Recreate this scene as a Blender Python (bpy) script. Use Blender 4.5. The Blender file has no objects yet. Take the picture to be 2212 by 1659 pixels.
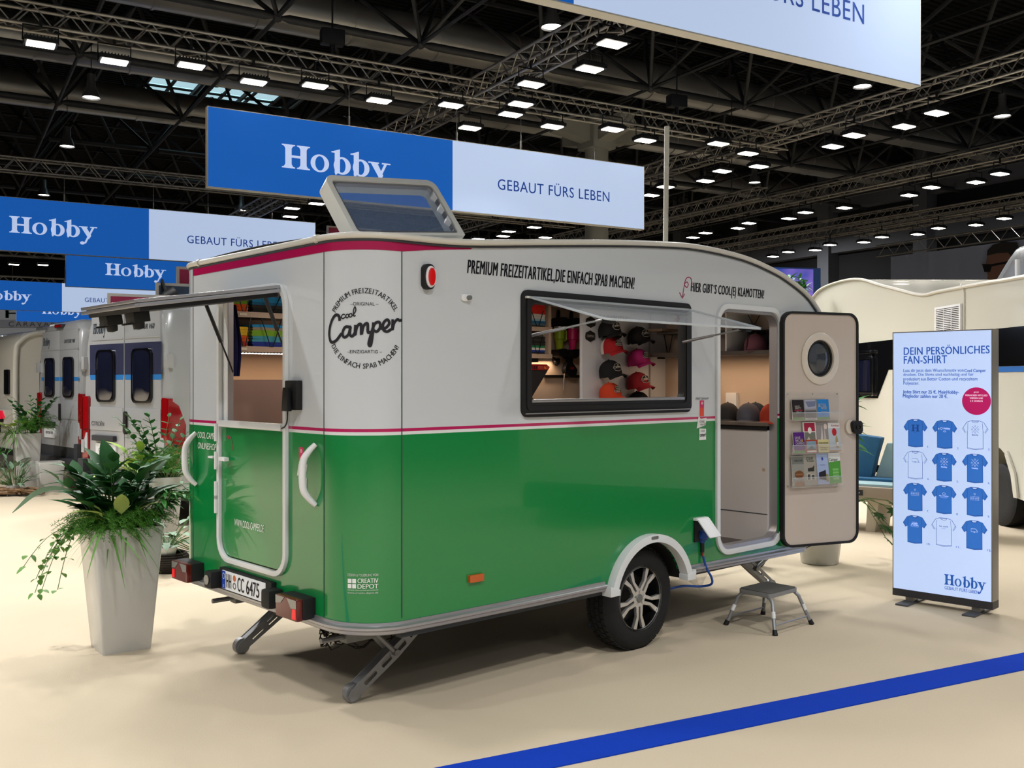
import bpy, bmesh, math, random
from mathutils import Vector, Matrix, Euler
from mathutils.geometry import tessellate_polygon
R = random.Random(7)
PI = math.pi
SC = bpy.context.scene
COL = SC.collection
# ---------------------------------------------------------------- camera
cam = bpy.data.objects.new('camera', bpy.data.cameras.new('camera'))
COL.objects.link(cam)
cam.location = (0, 0, 1.65)
cam.rotation_euler = (PI/2, 0, 0)
cam.data.sensor_width = 36
cam.data.lens = 36*2124/2212
cam.data.shift_y = -5.5/2212
cam.data.clip_end = 400
SC.camera = cam
# ---------------------------------------------------------------- world, light, exposure
SC.view_settings.view_transform = 'Standard'
SC.view_settings.look = 'None'
SC.view_settings.gamma = 1
SC.view_settings.use_curve_mapping = False
SC.view_settings.exposure = -0.10
SC.cycles.use_denoising = True
SC.cycles.max_bounces = 6; SC.cycles.diffuse_bounces = 3; SC.cycles.glossy_bounces = 3; SC.cycles.use_adaptive_sampling = True; SC.cycles.adaptive_threshold = .05
SC.cycles.sample_clamp_indirect = 6
w = bpy.data.worlds.new('world'); SC.world = w; w.use_nodes = True
w.node_tree.nodes['Background'].inputs[0].default_value = (0.86, 0.93, 1.0, 1)
w.node_tree.nodes['Background'].inputs[1].default_value = 0.30
AX = (0.8625, 0.506); BX = (-0.506, 0.8625)      # the two directions of the hall grid
def area(name, loc, power, sx, sy, col=(1, .99, .98), rotz=0.0, tilt=(0, 0), spread=PI):
    l = bpy.data.lights.new(name, 'AREA'); l.shape = 'RECTANGLE'; l.size = sx; l.size_y = sy
    l.energy = power*(.78 if name == 'flood_or_fill_beam' else 1); l.color = col; l.spread = spread
    o = bpy.data.objects.new(name, l); o.location = loc; o.rotation_euler = (tilt[0], tilt[1], rotz)
    COL.objects.link(o); return o
# added fill lights deep in the hall, put in to lift the far walls
for X, Y, p in [(12, 46, 600), (6, 60, 600), (19, 34, 450), (-16, 50, 600), (-26, 44, 500)]:
    area('hall_fill', (X, Y, 8.6), p, .6, .6)
# added unseen fill lamps, over and behind the camera, brightening booth and vans
for i, (X, Y, p) in enumerate([(-6.2, 1.5, 500), (-2.6, -1.5, 600), (1.2, .2, 600), (5.2, 2.4, 500), (9.2, 6.5, 400),
                               (-6.5, -5.0, 400), (2.5, -4.5, 600), (7.5, -2.0, 500),
                               (-5.0, 5.0, 420), (-9.5, 8.5, 430), (-8.3, 11.4, 750), (-12.5, 11.0, 900), (-10.2, 5.0, 700), (-2.2, 8.2, 260), (4.2, 8.6, 220), (8.5, 10.2, 300)]):
    area('flood_or_fill_beam', (X, Y, 6.2), p*0.46, .5, .35, rotz=.53, spread=2.3)

# ---------------------------------------------------------------- materials
MT = {}
def srgb(h):
    if isinstance(h, str):
        h = [int(h[i:i+2], 16)/255 for i in (0, 2, 4)]
    return tuple((c/12.92 if c <= .04045 else ((c+.055)/1.055)**2.4) for c in h) + (1,)
def mat(name, col='808080', rough=.5, metal=0, emit=None, estr=0, alpha=1, trans=0, ior=1.45, coat=0, noise=0, nscale=8, bump=0, bscale=60, spec=.5):
    if name in MT: return MT[name]
    m = bpy.data.materials.new(name); m.use_nodes = True; MT[name] = m
    nt = m.node_tree; b = nt.nodes['Principled BSDF']; I = b.inputs
    c = srgb(col) if isinstance(col, str) else tuple(col)+(1,)
    I['Base Color'].default_value = c; I['Roughness'].default_value = rough; I['Metallic'].default_value = metal
    I['IOR'].default_value = ior; I['Coat Weight'].default_value = coat; I['Coat Roughness'].default_value = .03
    I['Specular IOR Level'].default_value = spec
    I['Alpha'].default_value = alpha; I['Transmission Weight'].default_value = trans
    if emit:
        I['Emission Color'].default_value = srgb(emit); I['Emission Strength'].default_value = estr
    if emit and name not in ('sign_blue', 'sign_white', 'stand_face', 'skylight_glass'): m.cycles.emission_sampling = 'NONE'
    if noise or bump:
        tc = nt.nodes.new('ShaderNodeTexCoord')
    if noise:
        n = nt.nodes.new('ShaderNodeTexNoise'); n.inputs['Scale'].default_value = nscale; n.inputs['Detail'].default_value = 5
        nt.links.new(tc.outputs['Object'], n.inputs['Vector'])
        r = nt.nodes.new('ShaderNodeMapRange'); r.inputs[3].default_value = 1-noise; r.inputs[4].default_value = 1+noise
        nt.links.new(n.outputs['Fac'], r.inputs[0])
        v = nt.nodes.new('ShaderNodeVectorMath'); v.operation = 'SCALE'; v.inputs[0].default_value = c[:3]
        nt.links.new(r.outputs[0], v.inputs['Scale']); nt.links.new(v.outputs[0], I['Base Color'])
    if bump:
        n = nt.nodes.new('ShaderNodeTexNoise'); n.inputs['Scale'].default_value = bscale; n.inputs['Detail'].default_value = 4
        nt.links.new(tc.outputs['Object'], n.inputs['Vector'])
        bp = nt.nodes.new('ShaderNodeBump'); bp.inputs['Strength'].default_value = bump; bp.inputs['Distance'].default_value = .01
        nt.links.new(n.outputs['Fac'], bp.inputs['Height']); nt.links.new(bp.outputs[0], I['Normal'])
    return m
def bands(name, stops, rough=.18, coat=.6, metal=0, axis=2, noise=.02):
    """vinyl wrap: flat colours that change at fixed heights of the body"""
    m = mat(name, 'ffffff', rough, metal, coat=coat); nt = m.node_tree; b = nt.nodes['Principled BSDF']
    tc = nt.nodes.new('ShaderNodeTexCoord'); sp = nt.nodes.new('ShaderNodeSeparateXYZ'); nt.links.new(tc.outputs['Object'], sp.inputs[0])
    mr = nt.nodes.new('ShaderNodeMapRange'); mr.inputs[2].default_value = 4.0; mr.inputs[4].default_value = 1.0
    nt.links.new(sp.outputs[axis], mr.inputs[0])
    cr = nt.nodes.new('ShaderNodeValToRGB'); cr.color_ramp.interpolation = 'CONSTANT'
    nt.links.new(mr.outputs[0], cr.inputs[0]); e = cr.color_ramp.elements
    e[0].position = 0; e[0].color = srgb(stops[0][1]); e.remove(e[1])
    for z, c in stops[1:]:
        k = e.new(z/4.0); k.color = srgb(c)
    nt.links.new(cr.outputs[0], b.inputs['Base Color'])
    return m

# ---------------------------------------------------------------- mesh helpers
class MB:
    def __init__(s): s.v = []; s.f = []
    def add(s, vs, fs):
        n = len(s.v); s.v += [tuple(v) for v in vs]; s.f += [tuple(i+n for i in f) for f in fs]; return s
    def box(s, x0, x1, y0, y1, z0, z1, M=None):
        vs = [Vector((x, y, z)) for x in (x0, x1) for y in (y0, y1) for z in (z0, z1)]
        if M: vs = [M@v for v in vs]
        return s.add(vs, [(0, 1, 3, 2), (4, 6, 7, 5), (0, 4, 5, 1), (2, 3, 7, 6), (0, 2, 6, 4), (1, 5, 7, 3)])
    def cyl(s, p, q, r0, r1=None, n=10, cap=True):
        p = Vector(p); q = Vector(q); r1 = r0 if r1 is None else r1
        d = (q-p).normalized(); a = d.orthogonal().normalized(); b = d.cross(a)
        vs = []
        for c, r in ((p, r0), (q, r1)):
            for i in range(n):
                t = 2*PI*i/n; vs.append(c+(a*math.cos(t)+b*math.sin(t))*r)
        fs = [(i, (i+1) % n, n+(i+1) % n, n+i) for i in range(n)]
        if cap: fs += [tuple(range(n-1, -1, -1)), tuple(range(n, 2*n))]
        return s.add(vs, fs)
    def tube(s, pts, r, n=8, closed=False):
        pts = [Vector(p) for p in pts]; m = len(pts); vs = []; fs = []; up = None
        rr = r if isinstance(r, (list, tuple)) else [r]*m
        for i, p in enumerate(pts):
            a = pts[(i-1) % m] if (i or closed) else p; b = pts[(i+1) % m] if (i < m-1 or closed) else p
            d = (b-a).normalized()
            if up is None: up = d.orthogonal().normalized()
            up = (up-d*up.dot(d)); up = up.normalized() if up.length > 1e-6 else d.orthogonal().normalized()
            w_ = d.cross(up)
            for k in range(n):
                t = 2*PI*k/n; vs.append(p+(up*math.cos(t)+w_*math.sin(t))*rr[i])
        for i in range(m if closed else m-1):
            j = (i+1) % m
            for k in range(n):
                l = (k+1) % n; fs.append((i*n+k, i*n+l, j*n+l, j*n+k))
        if not closed: fs += [tuple(range(n-1, -1, -1)), tuple(range((m-1)*n, m*n))]
        return s.add(vs, fs)
    def lathe(s, prof, n=24, M=None, ax=2, cap=True):
        vs = []; fs = []
        for r, z in prof:
            for i in range(n):
                t = 2*PI*i/n; v = [r*math.cos(t), r*math.sin(t), z]
                if ax == 1: v = [v[0], v[2], v[1]]
                if ax == 0: v = [v[2], v[0], v[1]]
                vs.append(Vector(v))
        for j in range(len(prof)-1):
            for i in range(n):
                k = (i+1) % n; fs.append((j*n+i, j*n+k, (j+1)*n+k, (j+1)*n+i))
        if cap: fs += [tuple(range(n)), tuple(range((len(prof)-1)*n, len(prof)*n))]
        if M: vs = [M@v for v in vs]
        return s.add(vs, fs)
    def plate(s, outer, holes=(), fn=None, w0=0, w1=.02):
        """polygon with holes, extruded between w0 and w1 along the third axis of fn(u,v,w)"""
        fn = fn or (lambda u, v, w: (u, v, w))
        loops = [list(outer)]+[list(h) for h in holes]; flat = [p for l in loops for p in l]; n = len(flat)
        tri = tessellate_polygon([[Vector((p[0], p[1], 0)) for p in l] for l in loops])
        vs = [fn(p[0], p[1], w0) for p in flat]+[fn(p[0], p[1], w1) for p in flat]; fs = []
        for t in tri:
            fs.append(tuple(t)); fs.append(tuple(i+n for i in reversed(t)))
        o = 0
        for l in loops:
            k = len(l)
            for i in range(k): fs.append((o+i, o+(i+1) % k, n+o+(i+1) % k, n+o+i))
            o += k
        return s.add(vs, fs)
    def grid(s, rows, close=False):
        n = len(rows[0]); vs = [v for r in rows for v in r]; fs = []
        for j in range(len(rows)-1):
            for i in range(n if close else n-1):
                k = (i+1) % n; fs.append((j*n+i, j*n+k, (j+1)*n+k, (j+1)*n+i))
        return s.add(vs, fs)
    def mesh(s, name, m=None, smooth=None, bevel=0, recalc=True):
        me = bpy.data.meshes.new(name); me.from_pydata([tuple(v) for v in s.v], [], s.f)
        if recalc or bevel:
            bm = bmesh.new(); bm.from_mesh(me)
            bmesh.ops.recalc_face_normals(bm, faces=bm.faces)
            if bevel:
                es = [e for e in bm.edges if len(e.link_faces) == 2 and e.calc_face_angle(0) > .6]
                bmesh.ops.bevel(bm, geom=es, offset=bevel, segments=2, affect='EDGES', profile=.7, clamp_overlap=True)
            bm.to_mesh(me); bm.free()
        if m: me.materials.append(m)
        if smooth is not None:
            me.polygons.foreach_set('use_smooth', [True]*len(me.polygons))
            me.set_sharp_from_angle(angle=smooth)
        me.update(); return me
    def build(s, name, m, parent=None, smooth=.7, bevel=0, recalc=True, label=None, M=None):
        o = bpy.data.objects.new(name, s.mesh(name, m, smooth, bevel, recalc)); COL.objects.link(o)
        if parent: o.parent = parent
        if M is not None: o.matrix_local = M
        if label: o['label'] = label
        return o
def tag(o, label=None, cat=None, group=None, kind=None):
    if label: o['label'] = label
    if cat: o['category'] = cat
    if group: o['group'] = group
    if kind: o['kind'] = kind
    return o
def empty(name, loc=(0, 0, 0), rz=0, label=None, cat=None, group=None, kind=None, M=None):
    o = bpy.data.objects.new(name, None); COL.objects.link(o); o.empty_display_size = .1
    if M is not None: o.matrix_world = M
    else: o.location = loc; o.rotation_euler = (0, 0, rz)
    return tag(o, label, cat, group, kind)
def dup(o, parent=None):
    c = o.copy(); COL.objects.link(c)
    if parent: c.parent = parent
    for ch in list(o.children): dup(ch, c)
    return c
def dup_root(o, loc, rz, label, group=None):
    c = dup(o); c.location = loc; c.rotation_euler = (0, 0, rz); return tag(c, label, None, group)
def rr(x0, x1, y0, y1, r, n=6):
    if not isinstance(r, (list, tuple)): r = [r]*4
    pts = []
    for (cx, cy, a0), q in zip(((x0, y0, PI), (x1, y0, 1.5*PI), (x1, y1, 0), (x0, y1, .5*PI)), r):
        ox = cx+(q if cx == x0 else -q); oy = cy+(q if cy == y0 else -q)
        for i in range(n+1):
            t = a0+PI/2*i/n; pts.append((ox+q*math.cos(t), oy+q*math.sin(t)))
    return pts
def circ(cx, cy, rx, ry=None, n=24, a0=0, a1=2*PI):
    ry = rx if ry is None else ry
    full = abs(a1-a0-2*PI) < 1e-6
    return [(cx+rx*math.cos(a0+(a1-a0)*i/(n if full else n-1)), cy+ry*math.sin(a0+(a1-a0)*i/(n if full else n-1))) for i in range(n)]
def spline(pts, k=8, closed=False):
    out = []; m = len(pts); P = [Vector(p) for p in pts]
    for i in range(m if closed else m-1):
        p0 = P[(i-1) % m] if closed or i else P[0]*2-P[1]; p1 = P[i]; p2 = P[(i+1) % m]
        p3 = P[(i+2) % m] if closed or i < m-2 else P[-1]*2-P[-2]
        for j in range(k):
            t = j/k
            out.append(.5*((2*p1)+(p2-p0)*t+(2*p0-5*p1+4*p2-p3)*t*t+(3*p1-p0-3*p2+p3)*t**3))
    if not closed: out.append(P[-1].copy())
    return out
# ---------------------------------------------------------------- lettering (flat print)
_tc = {}
def txt(s, off=0, shear=0, sp=1.0, res=3):
    k = (s, off, shear, sp, res)
    if k in _tc: return _tc[k]
    cu = bpy.data.curves.new('t', 'FONT'); cu.body = s; cu.size = 1; cu.offset = off; cu.shear = shear; cu.space_character = sp
    cu.resolution_u = res; cu.fill_mode = 'FRONT'
    o = bpy.data.objects.new('t', cu); COL.objects.link(o)
    dg = bpy.context.evaluated_depsgraph_get(); me = bpy.data.meshes.new_from_object(o.evaluated_get(dg))
    vs = [(v.co.x, v.co.y) for v in me.vertices]; fs = [tuple(p.vertices) for p in me.polygons]
    bpy.data.objects.remove(o); bpy.data.curves.remove(cu); bpy.data.meshes.remove(me)
    xs = [v[0] for v in vs]; ys = [v[1] for v in vs]; x0, x1, y0, y1 = min(xs), max(xs), min(ys), max(ys)
    _tc[k] = ([((x-x0)/(x1-x0), (y-y0)/(y1-y0)) for x, y in vs], fs, (x1-x0)/(y1-y0)); return _tc[k]
def put(mb, s, fn, x0, x1, y0, y1, w=.002, **kw):
    """write s into the rectangle x0..x1, y0..y1 of the surface fn(u,v,w)"""
    off = kw.pop('off', 0); vs, fs, _ = txt(s, **kw); e = off*(y1-y0)*.8
    for d in ((0,) if not e else (-e, 0, e)): mb.add([fn(x0+(x1-x0)*a+d, y0+(y1-y0)*b, w) for a, b in vs], fs)
    return mb
def put_c(mb, s, fn, x0, yc, h, maxw=None, w=.002, align='l', wide=1.0, **kw):
    """same with a given letter height and natural width"""
    kw.pop('off', 0); vs, fs, asp = txt(s, **kw); ww = h*asp*wide
    if maxw: ww = min(ww, maxw)
    x = x0 if align == 'l' else (x0-ww/2 if align == 'c' else x0-ww)
    return mb.add([fn(x+ww*a, yc-h/2+h*b, w) for a, b in vs], fs)
def poly(mb, pts, fn, w=.002, holes=()):
    loops = [list(pts)]+[list(h) for h in holes]; flat = [p for l in loops for p in l]
    tri = tessellate_polygon([[Vector((p[0], p[1], 0)) for p in l] for l in loops])
    return mb.add([fn(p[0], p[1], w) for p in flat], [tuple(t) for t in tri])
def ribbon(mb, pts, wd, fn, w=.002, k=6, closed=False, slant=None):
    P = spline([(p[0], p[1], 0) for p in pts], k, closed) if k > 1 else [Vector((p[0], p[1], 0)) for p in pts]
    n = len(P); vs = []
    for i, p in enumerate(P):
        a = P[(i-1) % n] if closed or i else p; b = P[(i+1) % n] if closed or i < n-1 else p
        d = (b-a).normalized(); q = Vector((-d.y, d.x, 0))
        if slant: q = Vector((slant[0], slant[1], 0))*.35+q*.65
        ww = wd(i/(n-1)) if callable(wd) else wd
        vs += [p+q*ww/2, p-q*ww/2]
    fs = [(2*i, 2*i+1, 2*i+3, 2*i+2) for i in range(n-1)]
    if closed: fs.append((2*n-2, 2*n-1, 1, 0))
    return mb.add([fn(v.x, v.y, w) for v in vs], fs)
def logo_hobby(mb, fn, x0, y0, h, sx=1.0, w=.002, shear=0):
    """heavy serif word mark, cap height h, baseline y0"""
    g = lambda u, v, ww: fn(x0+(u*sx+shear*v)*h, y0+v*h, ww)
    P = lambda pts, holes=(): poly(mb, pts, g, w, holes)
    def serif(a, b, s0, s1, y, up):
        t = .055*up; P([(a, y), (b, y), (b, y+t*.8), (s1+.05, y+t*1.3), (s1, y+t*3), (s0, y+t*3), (s0-.05, y+t*1.3), (a, y+t*.8)])
    for s0, s1, a, b in ((.13, .37, 0, .5), (.70, .94, .57, 1.07)):
        P([(s0, 0), (s1, 0), (s1, .97), (s0, .97)]); serif(a, b, s0, s1, 0, 1); serif(a, b, s0, s1, .97, -1)
    P([(.3, .44), (.75, .44), (.75, .54), (.3, .54)])
    P(circ(1.45, .34, .36, .37, 28), [circ(1.45, .34, .18, .30, 20)])
    for x in (1.90, 2.66):
        P([(x, .91), (x+.06, .92), (x+.34, 1.03), (x+.34, .1), (x+.17, -.08), (x+.13, .02), (x+.13, .86), (x, .86)])
        P(circ(x+.43, .34, .34, .37, 28), [circ(x+.41, .34, .155, .29, 20)])
    x = 3.38
    P([(x+.08, .66), (x+.36, .66), (x+.62, .12), (x+.50, -.09)])
    P([(x+.68, .66), (x+.79, .66), (x+.36, -.34), (x+.20, -.42), (x+.16, -.38), (x+.28, -.28), (x+.42, .06)])
    for a, b in ((x, x+.44), (x+.56, x+.92)): P([(a, .61), (b, .61), (b, .67), (a, .67)])
    P(circ(x+.17, -.34, .12, .1, 14))
# frames that place things in the world
UX = Vector((.7408, .6718)); VX = Vector((-.6718, .7408)); CC = Vector((-.736, 4.6)); CANG = math.atan2(.6718, .7408)
def cw(x, y, z=0):
    p = CC+UX*x+VX*y; return (p.x, p.y, z)
# ================================================================ SETTING
mfloor = mat('carpet_beige', 'beb099', .95, noise=.07, nscale=1.1, bump=.25, bscale=140, spec=.1)
b_ = MB().box(-70, 60, -14, 100, -.05, 0); tag(b_.build('floor', mfloor), kind='structure')
mblue = mat('carpet_blue', '1239a8', .9, noise=.05, nscale=12, bump=.4, bscale=220, spec=.1)
def strip():
    d = Vector((.888, .46)); n = Vector((-.46, .888)); p = Vector((-.308, 4.197)); m = MB()
    q = [p+d*-6, p+d*14, p+d*14-n*.227, p+d*-6-n*.227]
    m.plate([tuple(v) for v in q], w0=0.0005, w1=.006); return m
tag(strip().build('carpet_stripe', mblue), 'bright blue carpet strip laid across the beige floor in the foreground', 'carpet strip')
# hall shell
mdeck = mat('roof_deck', '080808', .85, noise=.25, nscale=.6); mdark = mat('hall_dark', '121318', .9)
def ab(a, b, z=0, o=(-2.24, 24.07)):
    return (o[0]+AX[0]*a+BX[0]*b, o[1]+AX[1]*a+BX[1]*b, z)
ce = empty('ceiling', (0, 0, 0)); tag(ce, kind='structure')
m = MB()
for k in range(-14, 32):                                   # corrugated deck sheets
    b0 = k*2.0
    for j in range(8):
        y0 = b0+j*.25
        m.add([ab(-60, y0, 12.9), ab(60, y0, 12.9), ab(60, y0+.10, 12.9), ab(-60, y0+.10, 12.9), ab(-60, y0+.125, 12.84), ab(60, y0+.125, 12.84), ab(60, y0+.225, 12.84), ab(-60, y0+.225, 12.84),
               ab(-60, y0+.25, 12.9), ab(60, y0+.25, 12.9)], [(0, 1, 2, 3), (3, 2, 5, 4), (4, 5, 6, 7), (7, 6, 9, 8)])
m.build('roof_deck', mdeck, ce, smooth=None, recalc=False)
msky = mat('skylight_glass', 'cfe8ee', .3, emit='b4dce8', estr=.9); msteel = mat('dark_steel', '3d3a36', .55, metal=.5, noise=.25, nscale=5)
m = MB(); m2 = MB()
for i in range(5):
    for j in range(3):
        a0, b0 = -3.6+i*1.0, 14.5+j*2.2
        q = [ab(a0+.06, b0+.06, 12.8), ab(a0+.94, b0+.06, 12.8), ab(a0+.94, b0+2.1, 12.8), ab(a0+.06, b0+2.1, 12.8)]
        m.add(q+[(x, y, z+.05) for x, y, z in q], [(0, 1, 2, 3), (7, 6, 5, 4)])
for i in range(6): m2.cyl(ab(-3.6+i, 14.4, 12.75), ab(-3.6+i, 21.2, 12.75), .05, n=5)
for j in range(4): m2.cyl(ab(-3.7, 14.5+2.2*j, 12.75), ab(1.5, 14.5+2.2*j, 12.75), .05, n=5)
m.build('skylight', msky, ce, smooth=None, recalc=False); m2.build('glazing_bar', msteel, ce)
# walls
mwall = mat('far_wall_grey', '54565c', .8); mwdk = mat('far_wall_dark', '0b0c10', .85)
def wall(name, p, d, L0, L1, mtl, z1=13):
    n = (-d[1], d[0]); f = lambda u, v, w_: (p[0]+d[0]*u+n[0]*w_, p[1]+d[1]*u+n[1]*w_, v)
    t = empty(name); tag(t, kind='structure'); MB().plate([(L0, 0), (L1, 0), (L1, z1), (L0, z1)], fn=f, w0=-.2, w1=0).build('wall_panel', mtl, t)
    return t, f
wr, fr = wall('wall_right', (20.8, 40), BX, -60, 60, mwdk)
m = MB(); m.plate([(-40, 7.9), (24, 7.9), (24, 9.0), (-40, 9.0)], fn=fr, w0=.0, w1=.5); m.build('crane_beam', mwall, wr)
m = MB(); m.plate([(-6, 9.9), (12, 9.9), (12, 11.0), (-6, 11.0)], fn=fr, w0=.0, w1=.5); m.build('upper_beam', mwall, wr)
cp = None
for i in range(9):
    u0 = -18+i*5.5
    m = MB().plate([(u0, 0), (u0+.7, 0), (u0+.7, 12.6), (u0, 12.6)], fn=fr, w0=.0, w1=.7); m.build('column', mwall, wr)
wb, fb = wall('wall_back', (0, 88), (-AX[0], -AX[1]), -60, 60, mwdk)
wl, fl = wall('wall_left', (-46, 55), (-BX[0], -BX[1]), -60, 60, mwdk)
# roof space frame
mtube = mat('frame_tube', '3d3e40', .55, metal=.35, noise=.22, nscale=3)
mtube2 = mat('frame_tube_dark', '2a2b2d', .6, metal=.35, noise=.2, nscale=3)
GA, GB, ZL, ZU = 3.56, 4.95, 9.9, 12.35
def vis(p): return p[1] > 14 and abs(p[0]/p[1]) < .66 and p[1] < 76
seg = None; far = MB()
for j in range(-2, 12):
    near = j <= 2
    g = empty('roof_girder', ab(0, j*GB, ZL)) if near else None
    if near: tag(g, kind='structure')
    br = MB(); n_ = 0
    for i in range(-13, 16):
        p = ab(i*GA, j*GB, ZL); q = ab((i+1)*GA, j*GB, ZL)
        if not vis(p): continue
        P_, Q_ = Vector(p), Vector(q); d = (Q_-P_).normalized()
        if near:
            lp = P_-g.location
            if seg is None:
                s = MB(); D = Vector(AX+(0,)); a_, b_2 = D*.28, D*(GA-.28)
                s.cyl(a_*.3, a_, .045, .10, 12); s.cyl(a_, b_2, .10, .10, 12); s.cyl(b_2, b_2+(D*GA-b_2)*.7, .10, .045, 12)
                seg = s.mesh('tube', mtube, .6)
                ss = MB(); ss.lathe([(.02, -.12), (.09, -.08), (.12, 0), (.09, .08), (.02, .12)], 10); nod = ss.mesh('node', mtube, .9)
            for nm, me in (('tube', seg), ('node', nod)):
                o = bpy.data.objects.new(nm, me); COL.objects.link(o); o.parent = g; o.location = lp
        else:
            far.cyl(P_+d*.2, Q_-d*.2, .09, n=6)
        tgt = br if near else far; off = g.location if near else Vector((0, 0, 0))
        tgt.cyl(P_-off, Vector(ab(i*GA, (j+1)*GB, ZL))-off, .05, n=5)
        for da in (-.5, .5):
            for db in (-.5, .5):
                tgt.cyl(P_-off, Vector(ab((i+da)*GA, (j+db)*GB, ZU))-off, .06, n=5 if near else 4)
        up = Vector(ab((i+.5)*GA, (j+.5)*GB, ZU))
        tgt.cyl(up-off, Vector(ab((i+1.5)*GA, (j+.5)*GB, ZU))-off, .06, n=4)
        tgt.cyl(up-off, Vector(ab((i+.5)*GA, (j+1.5)*GB, ZU))-off, .06, n=4)
    if near: tag(br.build('bracing', mtube, g, smooth=.9), kind='stuff')
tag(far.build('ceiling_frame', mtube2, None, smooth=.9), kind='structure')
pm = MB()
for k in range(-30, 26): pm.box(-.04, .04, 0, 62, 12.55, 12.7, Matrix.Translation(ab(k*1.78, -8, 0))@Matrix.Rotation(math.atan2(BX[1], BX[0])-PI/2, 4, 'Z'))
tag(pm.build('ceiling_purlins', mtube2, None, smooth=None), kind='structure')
# ducts
mduct = mat('duct_metal', 'b6b5b1', .38, metal=.8, noise=.12, nscale=1.5)
D3 = Vector(AX+(0,)); s = MB(); s.cyl((0, 0, 0), D3*2.42, .55, n=20, cap=False); s.cyl(D3*-.03, D3*.03, .575, n=20); dsec = s.mesh('duct_section', mduct, .6)
for nm, (px, py), s0, s1, z, sc in (('upper', (-4.84, 25.3), -14, 30, 11.0, 1.0), ('mid', (-7.6, 29.8), -16, 34, 10.95, 1.0), ('far', (-9.4, 35.0), -16, 40, 11.0, 1.0)):
    g = empty('air_duct', (px, py, z), 0, {'upper': 'round metal air duct highest in the view, above the nearest roof girder', 'mid': 'round metal air duct running behind the second roof girder', 'far': 'round metal air duct farthest back under the roof deck'}[nm], 'duct')
    x = s0
    while x < s1:
        p = (px+AX[0]*x, py+AX[1]*x)
        if p[1] > 16 and abs(p[0]/p[1]) < .64:
            o = bpy.data.objects.new('duct_section', dsec); COL.objects.link(o); o.parent = g; o.location = D3*x
        x += 2.45
# pillar with its cross head
mconc = mat('concrete_pale', '9b9a90', .8, noise=.06, nscale=3)
pil = empty('column_pillar', (2.6, 30.2, 0), math.atan2(.506, .8625)); pil.name = 'pillar'; tag(pil, kind='structure')
MB().lathe([(.36, 0), (.36, 8.75)], 28).build('shaft', mconc, pil)
m = MB().box(-.42, .42, -.42, .42, 8.75, 9.75); m.build('capital', mconc, pil, bevel=.03)
for M_ in (0, 1, 2, 3):
    m = MB().plate([(.42, 8.95), (1.55, 9.15), (1.55, 9.55), (.42, 9.55)], fn=lambda u, v, w_: (u, w_, v), w0=-.25, w1=.25)
    m.build('bracket_arm', mconc, pil, M=Matrix.Rotation(PI/2*M_, 4, 'Z'))
# ================================================================ LIGHTING TRUSSES
malu = mat('truss_aluminium', '8d8880', .42, metal=.75); mblk = mat('black_metal', '0e0e10', .5, metal=.3)
def truss(p, d, s0, s1, z0, label, hw=.145, bay=.5, r=.025, hz=None, flat=False):
    n = (-d[1], d[0]); hz = hz or hw*2
    t = empty('lighting_truss', (p[0], p[1], z0), math.atan2(d[1], d[0]), label, 'truss')
    for y in ((0,) if flat else (-hw, hw)):
        for z in (0, hz): MB().cyl((s0, y, z), (s1, y, z), r, n=8).build('chord', malu, t, smooth=.9)
    m = MB(); k = int((s1-s0)/bay)
    for i in range(k):
        x0 = s0+i*bay; x1 = x0+bay/2; x2 = x0+bay
        for y in ((0,) if flat else (-hw, hw)):
            m.cyl((x0, y, 0), (x1, y, hz), .011, n=4, cap=False); m.cyl((x1, y, hz), (x2, y, 0), .011, n=4, cap=False)
        if not flat:
            for z in (0, hz):
                m.cyl((x0, -hw, z), (x1, hw, z), .011, n=4, cap=False); m.cyl((x1, hw, z), (x2, -hw, z), .011, n=4, cap=False)
    tag(m.build('bracing', malu, t, smooth=.9), kind='stuff'); return t
truss((-4.43, 14.15), AX, -6.5, 11.5, 6.33, 'long aluminium lighting truss above the nearest full blue and white sign')
truss((-.66, 16.52), BX, -12, 22, 6.33, 'aluminium lighting truss crossing the view above the middle of the caravan', hw=.16)
truss((4.9, 19.77), BX, -11, 24, 6.33, 'aluminium lighting truss running to the right edge, nearest of the parallel ones')
truss((10.47, 20.65), BX, -5, 24, 6.33, 'aluminium lighting truss second of the parallel ones on the right')
truss((13.31, 26.42), BX, -6, 16, 6.33, 'aluminium lighting truss third of the parallel ones on the right')
truss((16.0, 29.5), BX, -1, 7, 6.9, 'short truss piece hanging right of the pale pole', bay=.6)
truss((-11.86, 20.7), AX, -3, 13, 6.2, 'aluminium lighting truss above the left blue and white sign')
truss((-20, 35.5), AX, -6, 12, 6.3, 'truss above the small left sign, upper one in the gap', bay=.6)
truss((-23, 39.9), AX, -6, 10, 5.75, 'truss carrying the small left sign, lower one in the gap', bay=.6)
truss((16.9, 31.6), BX, -5, 6.3, 6.35, 'ladder truss above the big grey cloth banner', flat=True, hz=.4, bay=.7)
truss((9.6, 36.0), BX, -6, 4, 6.9, 'dark truss piece low over the caravan nose', bay=.6)
truss((-1.5, 27.2), AX, -5, 3.8, 6.2, 'lighting truss seen under the nearest full sign', bay=.5)
truss((4.5, 28.9), BX, -4, 8, 6.4, 'lighting truss seen just left of the pillar shaft', bay=.5)
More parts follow.
